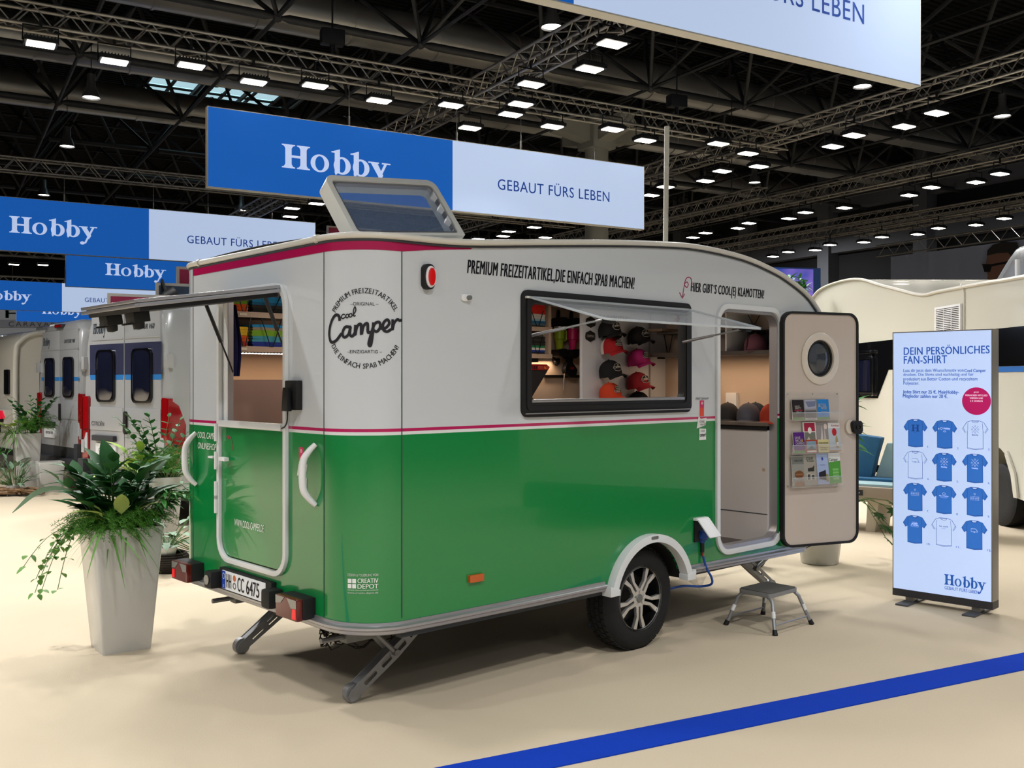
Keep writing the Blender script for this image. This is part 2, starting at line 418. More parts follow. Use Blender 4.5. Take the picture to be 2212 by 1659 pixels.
# floodlights
mlamp = mat('lamp_glow', 'ffffff', .3, emit='fff6e8', estr=14); mhous = mat('lamp_housing', '17171a', .5, metal=.4)
def flood():
    t = empty('floodlight')
    m = MB().box(-.20, .20, -.14, .14, .012, .07); 
    for i in range(9): m.box(-.17+i*.0415-.006, -.17+i*.0415+.006, -.12, .12, .07, .095)
    m.build('housing', mhous, t, smooth=None)
    MB().box(-.165, .165, -.105, .105, .0, .014).build('lamp_panel', mlamp, t, smooth=None)
    m = MB(); m.tube([(-.21, 0, .04), (-.21, 0, .24), (.21, 0, .24), (.21, 0, .04)], .012, 5); m.cyl((0, 0, .24), (0, 0, .36), .02, n=6); m.build('bracket', mhous, t)
    return t
FL = [(-6.1, 12.726), (-5.423, 13.41), (-4.433, 13.587), (-3.763, 14.325), (-2.902, 14.505), (-2.064, 15.272), (-0.965, 15.528), (-0.023, 16.069), (0.689, 16.83), (1.738, 17.015), (2.414, 17.802), (3.789, 18.046), (4.518, 18.818), (1.292, 12.709), (1.086, 13.729), (0.279, 14.437), (0.138, 15.476), (-0.725, 16.922), (6.901, 15.985), (6.711, 16.83), (6.065, 17.433), (5.958, 18.26), (5.008, 19.956), (4.36, 20.396), (4.209, 21.387), (3.447, 22.051), (3.254, 23.041), (10.257, 20.67), (10.16, 21.537), (9.428, 22.104), (9.307, 23.041), (8.351, 24.704), (7.577, 25.383), (7.411, 26.323), (6.531, 27.095), (6.433, 27.998), (5.682, 28.873), (5.487, 29.805), (13.174, 26.323), (12.934, 27.417), (12.14, 27.998), (12.021, 29.146), (11.176, 29.709), (11.02, 30.798), (10.165, 31.427), (10.068, 32.648), (9.308, 33.116), (9.12, 34.347), (-4.793, 24.124), (-5.54, 24.771), (-5.869, 26.026), (-18.574, 36.664), (-17.556, 36.81), (0.629, 27.83), (-0.094, 28.605), (-0.264, 29.519), (-1.034, 30.096), (1.01, 29.805)]
def fgroup(i):
    return ('lamps on the truss over the nearest sign' if i < 13 else 'lamps on the truss crossing above the caravan' if i < 18 else 'lamps on the nearest right truss' if i < 27 else
            'lamps on the second right truss' if i < 38 else 'lamps on the third right truss' if i < 48 else 'small lamps left of the open roof hatch' if i < 51 else 'lamps in the dark gap at far left' if i < 53 else 'small lamps under the nearest sign')
ORD = ['leftmost', 'second from left', 'third from left', 'fourth from left', 'fifth from left', 'sixth from left', 'seventh from left', 'eighth from left', 'ninth from left', 'tenth from left', 'eleventh from left', 'twelfth from left', 'thirteenth from left']
proto = flood(); cnt = {}
order = {}
for i, p in enumerate(FL): order.setdefault(fgroup(i), []).append(i)
rank = {}
for g, l in order.items():
    for k, i in enumerate(sorted(l, key=lambda i: FL[i][0]/FL[i][1])): rank[i] = k
for i, (X, Y) in enumerate(FL):
    g = fgroup(i); o = proto if i == 0 else dup(proto)
    dd = AX if (i < 13 or i > 50) else BX
    o.location = (X, Y, 6.0); o.rotation_euler = (0, 0, math.atan2(AX[1], AX[0]))
    tag(o, 'white LED floodlight, %s of the %s' % (ORD[rank[i]], g), 'floodlight', g)
    if i < 36: area('flood_or_fill_beam', (X, Y, 5.99), 110 if i < 18 else 55, .33, .21, rotz=.53, spread=1.7 if i < 13 else 2.0, tilt=(-.62 if i < 13 else -.15, 0))
# bell lamps
mbell = mat('bell_reflector', '7d7d80', .35, metal=.7)
def bell():
    t = empty('bell_lamp')
    MB().lathe([(.10, .62), (.11, .30), (.15, .24), (.20, .10), (.235, .0), (.225, .0), (.19, .10), (.13, .22), (.05, .28)], 20).build('reflector', mbell, t)
    MB().lathe([(.005, .05), (.16, .045), (.2, .03), (.005, .025)], 16).build('lamp_bulb', mlamp, t)
    MB().cyl((0, 0, .62), (0, 0, 3.85), .012, n=5).build('rod', mhous, t); return t
pb = bell()
for i, ((X, Y), l) in enumerate(zip([(-10.917, 25.509), (-13.932, 30.792), (-18.485, 38.834), (-11.633, 42.307), (0.827, 20.434), (8.748, 24.546), (13.608, 27.293), (8.978, 36.39)],
        ['upper one of the two at left above the small signs', 'second one down at the left', 'third and lowest one at the left edge', 'just under the left end of the nearest full sign', 'at top centre beside the sign cut off by the frame',
         'under the corner of the top right sign', 'at the right edge beside the nearest right truss', 'small one between the first two right trusses'])):
    o = pb if i == 0 else dup(pb); o.location = (X, Y, 9.0); tag(o, 'bell shaped hall lamp, ' + l, 'lamp', 'bell lamps under the roof')
# chain hoists on trusses
for i, (X, Y, l) in enumerate([(-2.75, 15.05, 'above the nearest full sign'), (3.1, 18.5, 'near the right end of the nearest long truss'), (6.3, 28.2, 'on the second right truss'), (15.3, 22.9, 'at the far right edge')]):
    t = empty('chain_hoist', (X, Y, 6.75), .4, 'black chain hoist ' + l, 'hoist', 'chain hoists on the trusses')
    MB().box(-.18, .18, -.1, .1, .05, .28).build('motor', mhous, t, bevel=.03); MB().cyl((0, 0, -.1), (0, 0, .05), .04, n=6).build('hook', mhous, t)
    MB().cyl((0, 0, .28), (0, 0, 3.1), .014, n=5).build('chain', mhous, t)
# ================================================================ HANGING SIGNS
mframe = mat('sign_frame', 'b8b4a8', .5, metal=.3)
mSb = mat('sign_blue', '083068', .8, emit='1a5bb0', estr=.86, spec=.1); mSw = mat('sign_white', '606a7a', .8, emit='bdcfee', estr=.88, spec=.1)
mSt = mat('sign_logo_glow', '606a7a', .8, emit='c3d3f7', estr=.85); mSi = mat('sign_ink_blue', '12408f', .7, emit='1c4a9a', estr=.45)
def sign(o, label, hob=True, sl=True, z0=4.48, z1=5.66, cables=True):
    t = empty('hanging_sign', (o[0], o[1], 0), math.atan2(AX[1], AX[0]), label, 'sign')
    f = lambda u, v, w_: (u, -w_, v)
    MB().plate([(0, z0), (8, z0), (8, z1), (0, z1)], fn=f, w0=-.12, w1=0).build('frame', mframe, t)
    MB().plate([(.012, z0+.012), (3.99, z0+.012), (3.99, z1-.012), (.012, z1-.012)], fn=f, w0=0, w1=.006).build('blue_panel', mSb, t)
    MB().plate([(3.99, z0+.012), (7.985, z0+.012), (7.985, z1-.012), (3.99, z1-.012)], fn=f, w0=0, w1=.006).build('white_panel', mSw, t)
    if hob: m = MB(); logo_hobby(m, f, 1.10, 4.885, .37, 1.115, w=.009); m.build('logo', mSt, t, smooth=None, recalc=False)
    if sl: m = MB(); put(m, 'GEBAUT FÜRS LEBEN', f, 4.85, 7.19, 4.92, 5.145, w=.009, off=.006, sp=1.08); m.build('slogan', mSi, t, smooth=None, recalc=False)
    if cables:
        for u in (2.2, 4.1, 5.35, 6.9): m = MB(); m.cyl((u, .06, z1), (u, .06, 6.33), .006, n=4); m.cyl((u, .06, z1), (u, .06, z1+.16), .018, n=6); m.build('cable', mat('cable_steel', '8b8b8b', .4, metal=.7), t)
    return t
sign((-4.43, 14.3), 'long backlit sign in blue and pale blue hanging nearest above the caravan')
sign((-11.86, 20.78), 'backlit blue and pale sign at left, cut off by the left picture edge')
sign((-13.3, 29.3), 'backlit blue sign hanging left of the caravan roof below the larger one')
sign((-21.75, 37.98), 'small backlit blue and white sign at the left edge with its slogan half hidden')
sign((-23.4, 46.4), 'smallest and farthest blue sign above the far van', cables=False)
sign((-2.98, 5.38), 'huge backlit white sign cut off at the top right of the picture', cables=False)
# ================================================================ THE CARAVAN
WH, GR, MG = 'c3c7ca', '0c7a38', 'a30f4a'
mwrap = bands('wrap', [(0, '0b7b3b'), (1.387, 'd8dad8'), (1.402, 'b01c58'), (1.414, WH)])
mwhite = mat('caravan_white', WH, .22, coat=.5); mcream = mat('cream_rail', 'cdc9bd', .35, coat=.3); mgreen = mat('wrap_green', '0b7b3b', .18, coat=.6)
mmag = mat('maroon_vinyl', 'a00f48', .3); mrail = mat('rail_aluminium', 'a9a8ab', .32, metal=.75); mink = mat('black_vinyl', '121019', .5); mprint = mat('white_vinyl', 'dfe6df', .5)
mrub = mat('black_rubber', '0c0c0e', .6); mblkg = mat('black_gloss', '08080a', .15, coat=.5); mwpl = mat('white_plastic', 'dedede', .35); mgalv = mat('galvanised_steel', '7c7d7b', .5, metal=.6, noise=.15, nscale=12)
mjack = mat('jack_steel', '8a8a8b', .5, metal=.6, noise=.1, nscale=20); mint = mat('interior_wall', 'c9b7a4', .7); mseam = mat('seam_dark', '33363a', .7); mfr = mat('frame_white', 'd3d5d5', .3, coat=.3)
CV = empty('caravan', (CC.x, CC.y, 0), CANG, 'green and white retro sales caravan with open side window, rear hatch and door', 'caravan')
rC, Wd = .27, 2.02
PRr = spline([(0, 0, 2.345), (.27, 0, 2.346), (.65, 0, 2.356), (1.2, 0, 2.408), (1.7, 0, 2.455), (2.12, 0, 2.489), (2.58, 0, 2.512), (3.09, 0, 2.488), (3.45, 0, 2.43), (3.66, 0, 2.375), (3.87, 0, 2.297), (4.0, 0, 2.22), (4.12, 0, 2.11), (4.2, 0, 1.97),
              (4.25, 0, 1.75), (4.27, 0, 1.45), (4.26, 0, 1.1), (4.22, 0, .8), (4.13, 0, .58), (4.03, 0, .475), (3.85, 0, .44)], 4)
PR = [(p.x, p.z) for p in PRr]
def zroof(x):
    for a, b in zip(PR, PR[1:]):
        if a[0] <= x <= b[0]: return a[1]+(b[1]-a[1])*(x-a[0])/(b[0]-a[0]+1e-9)
    return 2.345
fS = lambda u, v, w_: (u, -w_, v)            # near side wall, w outwards
fR = lambda u, v, w_: (-w_, u, v)            # rear wall, w outwards
LA = rC*PI/2
def fC(s, z, w_):                            # around the near rear corner, s = 0 at the rear seam
    if s < 0: return (-w_, rC-s, z)
    if s > LA: return (rC+s-LA, -w_, z)
    t = s/rC; return (rC-(rC+w_)*math.cos(t), rC-(rC+w_)*math.sin(t), z)
# side wall with window, door and wheel arch cut-outs
arch = circ(2.117, .33, .345, n=18, a0=math.pi-.35, a1=.35)
side = [(rC, .45)]+arch+[(3.85, .45)]+[p for p in reversed(PR) if p[0] > rC+.01 and p[1] > .46]+[(rC, 2.346)]
win = rr(1.115, 2.47, 1.515, 2.085, .05); door = rr(2.835, 3.545, .53, 2.135, .10)
MB().plate(side, [win, door], fS, -.03, 0).build('side_wall', mwrap, CV)
MB().plate([(rC, .45)]+[(3.85, .45)]+[p for p in reversed(PR) if p[0] > rC+.01 and p[1] > .46]+[(rC, 2.346)], (), lambda u, v, w_: (u, Wd+w_, v), -.03, 0).build('far_side_wall', mwrap, CV)
# rear wall and the two rounded rear corners
rop = rr(.64, 1.37, .66, 2.13, .10)
MB().plate([(rC, .47), (Wd-rC, .47), (Wd-rC, 2.346), (rC, 2.346)], [rop], fR, -.03, 0).build('rear_wall', mwrap, CV)
def corner(name, far=False):
    rows = []
    for z in (.47, 1.0, 1.7, 2.346):
        rows.append([(p[0], (Wd-p[1]) if far else p[1], p[2]) for p in (fC(LA*i/14, z, 0) for i in range(15))])
    MB().grid(rows).build(name, mwrap, CV, recalc=False, smooth=1.2)
corner('corner_panel'); corner('corner_panel', True)
for s in (0, LA): MB().add([fC(s-.003, .5, .0015), fC(s+.003, .5, .0015), fC(s+.003, 2.33, .0015), fC(s-.003, 2.33, .0015)], [(0, 1, 2, 3)]).build('panel_seam', mseam, CV, smooth=None, recalc=False)
MB().plate([(Wd-rC-.003, .5), (Wd-rC+.003, .5), (Wd-rC+.003, 2.33), (Wd-rC-.003, 2.33)], fn=fR, w0=0, w1=.0015).build('panel_seam', mseam, CV, smooth=None)
# roof and curved nose
rows = []
for x, z in [(p[0], p[1]) for p in PR]:
    e = rC-math.sqrt(max(0, rC*rC-(rC-x)**2)) if x < rC else 0
    row = []
    for k in range(13):
        y = e+(Wd-2*e)*k/12; cr = .035*(1-((y-Wd/2)/(Wd/2))**2)
        nz = 1 if z > 2.2 else 0; row.append((x+(cr if not nz else 0), y, z+(cr if nz else 0)))
    rows.append(row)
MB().grid(rows).build('roof_shell', mwrap, CV, recalc=False, smooth=1)
# edge rail running over the roof line and down the nose
def plan(far0=Wd-.03):
    pts = []
    pts += [(0, y) for y in (1.745, 1.2, .8, .28)]
    pts += [fC(LA*i/10, 0, 0)[:2] for i in range(11)]
    return pts
rp = [(p[0], p[1], 2.352) for p in [(rC-rC*math.cos(t), Wd-rC+rC*math.sin(t)) for t in [PI/2-PI/2*i/8 for i in range(9)]]]+[(p[0], p[1], 2.352) for p in plan()]
rp += [(x, 0, z+.006) for x, z in PR if x > .3]
MB().tube([(a, b+(-.012 if b < .01 else 0), c) for a, b, c in rp], .017, 8).build('roof_rail', mcream, CV, smooth=1)
MB().tube([(a, b+(-.006 if b < .01 else 0), c-.022) for a, b, c in rp], .007, 6).build('rail_seal', mseam, CV, smooth=1)
for y in (.33, 1.66): MB().cyl((-.002, y-.012, 2.352), (-.002, y+.012, 2.352), .022, n=10).build('rail_joint', mcream, CV, smooth=1)
# maroon band under the roof, tapering along the side
m = MB(); bb = [(fC(-1.475, 0, 0), 2.335, 2.282)]
P_ = [(s, 2.335, 2.282) for s in [-1.475, -1.0, -.5]+[LA*i/12 for i in range(13)]]+[(LA+.15, 2.335, 2.302), (LA+.30, 2.336, 2.318), (LA+.44, 2.338, 2.332)]
m.grid([[fC(s, a, .002) for s, a, b in P_], [fC(s, b, .002) for s, a, b in P_]]); m.build('maroon_band', mmag, CV, recalc=False, smooth=1.2)
# aluminium skirt rails
def sweep(path, prof, name, m_):
    n = len(path); rows = []
    for i, (x, y, z) in enumerate(path):
        a = Vector(path[max(i-1, 0)][:2]); b = Vector(path[min(i+1, n-1)][:2]); d = (b-a).normalized(); nn = Vector((-d.y, d.x))
        nn = Vector((d.y, -d.x)) if (Vector((x, y))-Vector((2, 1))).dot(Vector((-d.y, d.x))) < 0 else nn
        rows.append([(x+nn.x*o, y+nn.y*o, z+h) for o, h in prof])
    mb = MB(); mb.grid([list(r) for r in rows], close=True)
    L = len(prof); N = len(rows)*L; mb.f += [tuple(range(L)), tuple(range(N-L, N))]
    return mb.build(name, m_, CV, smooth=.5)
prof = [(-.02, -.03), (.008, -.03), (.016, -.024), (.016, -.012), (.022, -.009), (.030, -.003), (.030, .008), (.020, .014), (.010, .016), (.008, .028), (-.02, .028)]
fc = [fC(LA-LA*i/10, 0, 0)[:2] for i in range(11)]; fcr = [(x, Wd-y) for x, y in reversed(fc)]
sweep([(1.72, 0, .452), (1.2, 0, .452), (.5, 0, .455)]+[(x, y, .458+.012*i/10) for i, (x, y) in enumerate(fc)]+[(0, y, .47) for y in (.5, 1.0, 1.5)]+[(x, y, .47) for x, y in fcr], prof, 'skirt_rail', mrail)
sweep([(3.86, 0, .432), (3.2, 0, .438), (2.52, 0, .446)], prof, 'skirt_rail', mrail)
for a, b in ((rC, 1.74), (2.50, 3.8)): MB().plate([(a, .40), (a, .43), (b, .42), (b, .40)], fn=fS, w0=-.05, w1=-.01).build('floor_edge', mseam, CV)
MB().plate([p[:2] for p in [(1.72, .02), (.28, .02)]+[(x+.02, y+.02) for x, y in fc]+[(.02, 1.74), (.28, 2.0), (1.72, 2.0), (1.72, 1.7), (2.52, 1.7), (2.52, 2.0), (4.1, 2.0), (4.1, .02), (2.52, .02), (2.52, .34), (1.72, .34)]], w0=.43, w1=.47).build('underfloor', mat('underfloor_board', '2b2723', .85), CV)
# white vertical reflective strips stay out: they are reflections. Wheel arch trim
m = MB(); A = circ(2.117, .33, .388, n=30, a0=PI-.24, a1=.24); B = circ(2.117, .33, .34, n=30, a0=.24, a1=PI-.24)
m.plate(A+B, (), fS, -.01, .055); m.plate([(1.715, .395), (1.80, .395), (1.80, .43), (1.715, .455)], (), fS, -.01, .06); m.plate([(2.435, .395), (2.52, .395), (2.52, .455), (2.435, .43)], (), fS, -.01, .06)
ft = m.build('wheel_arch', mfr, CV, bevel=.006)
MB().plate(rr(2.085, 2.15, .690, .708, .008), fn=fS, w0=.055, w1=.058).build('badge', mgalv, ft)
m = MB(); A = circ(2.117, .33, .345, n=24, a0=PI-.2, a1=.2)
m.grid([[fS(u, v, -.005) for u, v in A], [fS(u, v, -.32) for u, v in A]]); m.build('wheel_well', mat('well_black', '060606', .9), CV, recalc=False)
# wheels
mtyre = mat('tyre_rubber', '0d0d0e', .75, bump=.3, bscale=90); mrim = mat('rim_silver', 'd2d0cc', .28, metal=.75); mrimb = mat('rim_black', '050506', .3, metal=.2)
def wheel(y0, sgn, par, r=.315, wid=.185):
    M = Matrix.Translation((2.105, y0, r))@Matrix.Rotation(0 if sgn > 0 else PI, 4, 'Z')
    t = MB()
    t.lathe([(.196, .006), (.215, -.004), (.27, -.006), (.292, .004), (.305, .02), (r, .03), (r, wid-.03), (.30, wid-.01), (.25, wid), (.2, wid-.01), (.18, wid/2)], 56, M, ax=1, cap=False)
    o = t.build('tyre', mtyre, par, smooth=.6)
    tr = MB()
    for row, yy in enumerate((.038, .075, .112, .147)):
        for i in range(46):
            a = 2*PI*(i+.5*(row % 2))/46
            tr.box(-.017, .017, yy-.013, yy+.013, r-.002, r+.004, M@Matrix.Rotation(a, 4, 'Y'))
    tag(tr.build('tread', mtyre, par, smooth=None), kind='stuff')
    rm = MB(); rm.lathe([(.198, .002), (.192, .004), (.184, .022), (.176, .09), (.15, .12), (.0, .13)], 48, M, ax=1, cap=False); rmo = rm.build('rim_barrel', mrimb, par, smooth=.6)
    rg = MB(); rg.lathe([(.199, -.001), (.199, .006), (.189, .008), (.189, .0)], 48, M, ax=1, cap=False); rg.build('rim_lip', mrim, par, smooth=.6)
    for i in range(5):
        sp = MB()
        for sd in (-1, 1):
            sp.plate([(.008*sd, .045), (.030*sd, .05), (.030*sd, .075), (.026*sd, .11), (.056*sd, .182), (.028*sd, .192), (.008*sd, .12)], fn=lambda u, v, w_: (u, w_, v), w0=.010, w1=.032)
        sp.plate([(-.03, .02), (.03, .02), (.034, .052), (-.034, .052)], fn=lambda u, v, w_: (u, w_, v), w0=.012, w1=.035)
        o = sp.build('spoke', mrim, par, M=M@Matrix.Rotation(2*PI*i/5+PI, 4, 'Y'), bevel=.003)
    hb = MB(); hb.lathe([(.001, .006), (.024, .006), (.028, .012), (.03, .03)], 24, M, ax=1); hb.build('hub_cap', mgalv, par)
    for i in range(5):
        a = 2*PI*(i+.5)/5+PI; MB().cyl(M@Vector((.052*math.sin(a), .016, .052*math.cos(a))), M@Vector((.052*math.sin(a), .04, .052*math.cos(a))), .009, n=6).build('wheel_bolt', mgalv, par)
wheel(.045, 1, CV); wheel(Wd-.045, -1, CV)
# chassis
m = MB()
for y in (.38, Wd-.38):
    m.plate([(.62, .41), (1.3, .335), (2.6, .335), (4.1, .40), (4.1, .43), (.62, .43)], fn=lambda u, v, w_, y=y: (u, y+w_, v), w0=-.02, w1=.02)
o = m.build('chassis_beam', mgalv, CV)
MB().cyl((2.1, .2, .315), (2.1, Wd-.2, .315), .04, n=12).build('axle', mgalv, CV)
m = MB(); m.plate([(4.0, .38), (5.25, .43), (5.25, .48), (4.0, .43)], fn=lambda u, v, w_: (u, Wd/2+w_, v), w0=-.03, w1=.03); m.build('drawbar', mgalv, CV)
MB().cyl((4.95, Wd/2+.1, .0), (4.95, Wd/2+.1, .6), .03, n=10).build('jockey_tube', mrub, CV)
m = MB(); m.lathe([(.03, -.03), (.1, -.03), (.1, .03), (.03, .03)], 18, Matrix.Translation((4.95, Wd/2+.1, .1)), ax=1); m.build('jockey_wheel', mrub, CV)
# corner steadies (fold-down jack legs)
def jack(fx, fy, top, knee, cr, name='jack_leg'):
    """foot (fx,fy), top pivot (x,z), strut from mounting (cr) to knee"""
    t = empty(name, (0, 0, 0)); t.parent = CV
    F = Vector((fx, 0, .045)); T = Vector((top[0], 0, top[1])); d = (T-F); L = d.length; d.normalize(); ang = math.atan2(d.z, d.x)
    M = Matrix.Translation((fx, fy, .045))@Matrix.Rotation(-ang, 4, 'Y')
    prof_ = [(-.028, -.02), (-.01, -.030), (L*.55, -.040), (L, -.024), (L+.025, 0), (L, .024), (L*.5, .030), (0, .028), (-.028, .012)]
    holes = [rr(L*a, L*b, -c, c-.004, .008, 3) for a, b, c in ((.14, .30, .014), (.37, .50, .018), (.58, .70, .018), (.76, .90, .012))]
    for s in (-1, 1):
        MB().plate(prof_, holes, lambda u, v, w_: (u, w_, v), s*.028-.004, s*.028+.004).build('arm_plate', mjack, t, M=M)
    MB().box(0.05, L, -.026, .026, .020, .026).build('arm_web', mjack, t, M=M)
    MB().lathe([(.02, -.024), (.048, -.020), (.048, .020), (.02, .024)], 20, None, ax=1).build('roller', mjack, t, M=Matrix.Translation((fx+.01*(1 if d.x > 0 else -1), fy, .048)))
    kx, kz = fx+d.x*L*knee, .045+d.z*L*knee
    for s in (-1, 1):
        MB().tube([(cr[0], fy+s*.038, cr[1]), (kx, fy+s*.038, kz)], .013, 6).build('strut', mjack, t)
        MB().cyl((kx, fy+s*.034, kz), (kx, fy+s*.056, kz), .018, n=8).build('pivot_bolt', mgalv, t)
        MB().cyl((top[0], fy+s*.034, top[1]), (top[0], fy+s*.048, top[1]), .02, n=8).build('pivot_bolt', mgalv, t)
    MB().box(min(cr[0], top[0])-.03, max(cr[0], top[0])+.05, fy-.05, fy+.05, .405, .435).build('mounting_plate', mgalv, t)
    MB().box(cr[0]-.17, cr[0]+.04, fy-.035, fy+.035, cr[1]-.03, cr[1]+.035).build('spindle_block', mgalv, t, bevel=.006)
    MB().cyl((cr[0]-.30*(1 if d.x > 0 else -1), fy, cr[1]), (cr[0]-.1*(1 if d.x > 0 else -1), fy, cr[1]), .014, n=8).build('crank_socket', mjack, t)
    return t
jack(.235, .40, (.70, .36), .55, (.36, .345)); jack(.235, Wd-.40, (.70, .36), .55, (.36, .345))
jack(4.15, .45, (3.66, .36), .55, (4.20, .35)); jack(4.15, Wd-.45, (3.66, .36), .55, (4.20, .35))
# ---------------- rear hatch / stable door
m = MB(); o_ = rr(.612, 1.396, .632, 2.165, .13); m.plate(o_, [rr(.640, 1.368, .66, 2.135, .105)], fR, 0, .022); fd = m.build('rear_frame', mfr, CV, bevel=.006)
dl = MB().plate(rr(.648, 1.360, .668, 1.395, [.10, .10, .004, .004]), fn=fR, w0=-.02, w1=.004).build('rear_lower_door', mwrap, CV)
m = MB(); m.box(-.03, .012, .648, 1.356, 1.395, 1.43); m.build('ledge', mfr, dl, bevel=.004)
m = MB(); m.plate([(1.292, 1.43), (1.366, 1.43), (1.366, 2.13), (1.292, 2.13)], fn=lambda u, v, w_: (-w_, u, v), w0=-.03, w1=-.004); m.build('jamb', mfr, CV)
MB().box(-.001, .03, 1.288, 1.296, 1.43, 2.13).build('jamb_edge', mrail, CV)
for z in (1.36, 1.2, 1.03, .95):
    MB().cyl((-.028, 1.388, z-.05), (-.028, 1.388, z+.05), .011, n=8).build('hinge', mfr, fd)
m = MB(); m.box(-.05, -.02, 1.24, 1.31, 1.203, 1.225); m.build('latch', mwpl, dl, bevel=.006)
m = MB(); m.box(-.03, -.0, 1.43, 1.49, 1.208, 1.22); m.build('door_catch', mwpl, CV, bevel=.004)
# opened top hatch, hinged above the opening
hx, hz_, L_, sl = -.02, 2.125, .76, math.atan2(.115, .74)
Mh = Matrix.Translation((hx, 1.02, hz_))@Matrix.Rotation(-sl, 4, 'Y')   # local -x runs outwards
hp = empty('rear_hatch'); hp.parent = CV; hp.matrix_local = Mh
MB().box(-.74, -.01, -.345, .345, -.006, .014).build('hatch_panel', mwrap.copy() if False else mwhite, hp)
m = MB()
for y in (-.352, .352): m.box(-.75, .0, y-.012, y+.012, -.014, .004); m.box(-.75, 0, y-.010, y+.010, .008, .024)
m.box(-.765, -.742, -.364, .364, -.014, .004); m.box(-.762, -.742, -.36, .36, .008, .024); m.build('edge_profile', mrail, hp, bevel=.003)
m = MB(); m.box(-.735, -.01, -.34, .34, -.034, -.014); m.build('seal', mrub, hp)
for y in (-.16, .19):
    m = MB(); m.box(-.72, -.64, y-.055, y+.055, -.085, -.034); m.lathe([(.001, -.035), (.026, -.03), (.03, 0)], 12, Matrix.Translation((-.68, y, -.085))); m.box(-.76, -.66, y-.01, y+.01, -.092, -.082); m.build('turn_catch', mrub, hp, bevel=.006)
for y0, x1, z1, y1 in ((1.33, -.114, 2.08, 1.27), (.69, -.091, 2.08, .668)):
    a, b = Vector((x1, y0, z1)), Vector((.02, y1, 1.70 if y0 > 1 else 1.78)); c = a+(b-a)*.55
    g_ = MB().cyl(a, c, .011, n=8).build('gas_strut', mrub, hp); g_.matrix_parent_inverse = Mh.inverted()
    r_ = MB().cyl(c, b, .005, n=6).build('strut_rod', mblk, g_)
# grab handles, tail lights, plate, box
for y, zt, zb in ((.342, 1.34, 1.04), (1.70, 1.345, 1.035)):
    P = [(-.005, y, zt), (-.04, y+.012, zt-.04), (-.062, y+.022, (zt+zb)/2+.06), (-.062, y+.022, (zt+zb)/2-.06), (-.04, y+.012, zb+.04), (-.005, y, zb)]
    sp_ = spline(P, 5); m = MB(); vs = []
    m.tube(sp_, [.013+.006*math.sin(PI*i/(len(sp_)-1)) for i in range(len(sp_))], 10); o = m.build('grab_handle', mwpl, CV, smooth=1.2)
mred = mat('lens_red', '7a0d10', .15, coat=.5); mred2 = mat('lens_red_dark', '5c1412', .2, coat=.4); mclr = mat('lens_silver', '8f8d88', .25, metal=.4, noise=.1, nscale=200); mglow = mat('lens_red_glow', 'c01018', .2, emit='ff1522', estr=.4)
for y0, y1, out in ((.345, .565, -1), (1.60, 1.82, 1)):
    t = empty('tail_light'); t.parent = CV
    MB().box(-.075, .0, y0, y1, .478, .585).build('housing', mrub, t, bevel=.012)
    MB().box(-.105, -.07, y0+.004, y1-.004, .475, .584).build('lens', mred2, t, bevel=.01)
    c = (y0+y1)/2+out*-.0
    f = lambda u, v, w_: (-.1055-w_, u, v)
    MB().plate([(y0+.01, .538), (y0+.01, .58), (c-.012, .58), (c-.05, .535)], fn=f, w0=0, w1=.002).build('clear_lens', mclr, t)
    MB().plate([(c+.012, .58), (y1-.01, .58), (y1-.01, .54), (c+.05, .548)], fn=f, w0=0, w1=.002).build('clear_lens', mclr, t)
    gy = (y0+.012, y0+.05) if out < 0 else (y1-.05, y1-.012)
    MB().plate([(gy[0], .485), (gy[1], .485), (gy[1]-.004, .535), (gy[0], .535)], fn=f, w0=0, w1=.002).build('lit_lens', mglow, t)
pl = empty('number_plate_unit'); pl.parent = CV
MB().box(-.03, 0, .74, 1.34, .478, .60).build('holder', mrub, pl, bevel=.006)
f = lambda u, v, w_: (-.032-w_, u, v)
U = lambda a: 1.295-a*.50                     # the plate reads from left to right = from far y to near y
fp = lambda u, v, w_: f(1.295-u, v, w_)
pp = MB().plate(rr(0, .50, .487, .590, .008), fn=fp, w0=0, w1=.004).build('plate', mat('plate_white', 'd9dcdf', .4), pl)
MB().plate(rr(.002, .044, .489, .588, .006), fn=fp, w0=.004, w1=.005).build('euro_band', mat('euro_blue', '123c9c', .5), pp)
m = MB()
for s, a, b in (('H', .056, .079), ('H', .090, .113), ('C', .190, .224), ('C', .230, .264), ('6', .292, .325), ('4', .330, .364), ('7', .368, .400), ('5', .405, .437)):
    put(m, s, fp, a, b, .50, .577, w=.0055, off=.02)
m.build('lettering', mink, pp, smooth=None, recalc=False)
m = MB(); put(m, 'D', fp, .017, .030, .497, .513, w=.0058, off=.02); poly(m, circ(.023, .56, .014, .018, 10), fp, .0056, [circ(.023, .56, .011, .015, 10)]); m.build('country_letter', mprint, pp, smooth=None, recalc=False)
MB().plate(circ(.152, .563, .017, n=16), fn=fp, w0=.004, w1=.0055).build('seal_orange', mat('seal_orange', 'b5603a', .5), pp)
MB().plate(circ(.152, .521, .019, n=16), [circ(.152, .521, .012, n=12)], fn=fp, w0=.004, w1=.0055).build('seal_grey', mgalv, pp)
for y in (.70, 1.37): 
    m = MB(); m.box(-.09, -.005, y-.045, y+.045, .48, .578); m.build('plate_lamp', mrub, pl, bevel=.02)
MB().cyl((-.092, 1.37, .53), (-.096, 1.37, .53), .028, n=12).build('lamp_glass', mclr, pl)
bx = MB().box(-.035, 0, .475, .592, 1.505, 1.655).build('control_box', mrub, CV, bevel=.006)
m = MB(); m.plate([(.50, 1.50), (.565, 1.50), (.552, 1.62), (.515, 1.62)], fn=fR, w0=.045, w1=.07); m.build('box_plug', mblk, bx, bevel=.006)
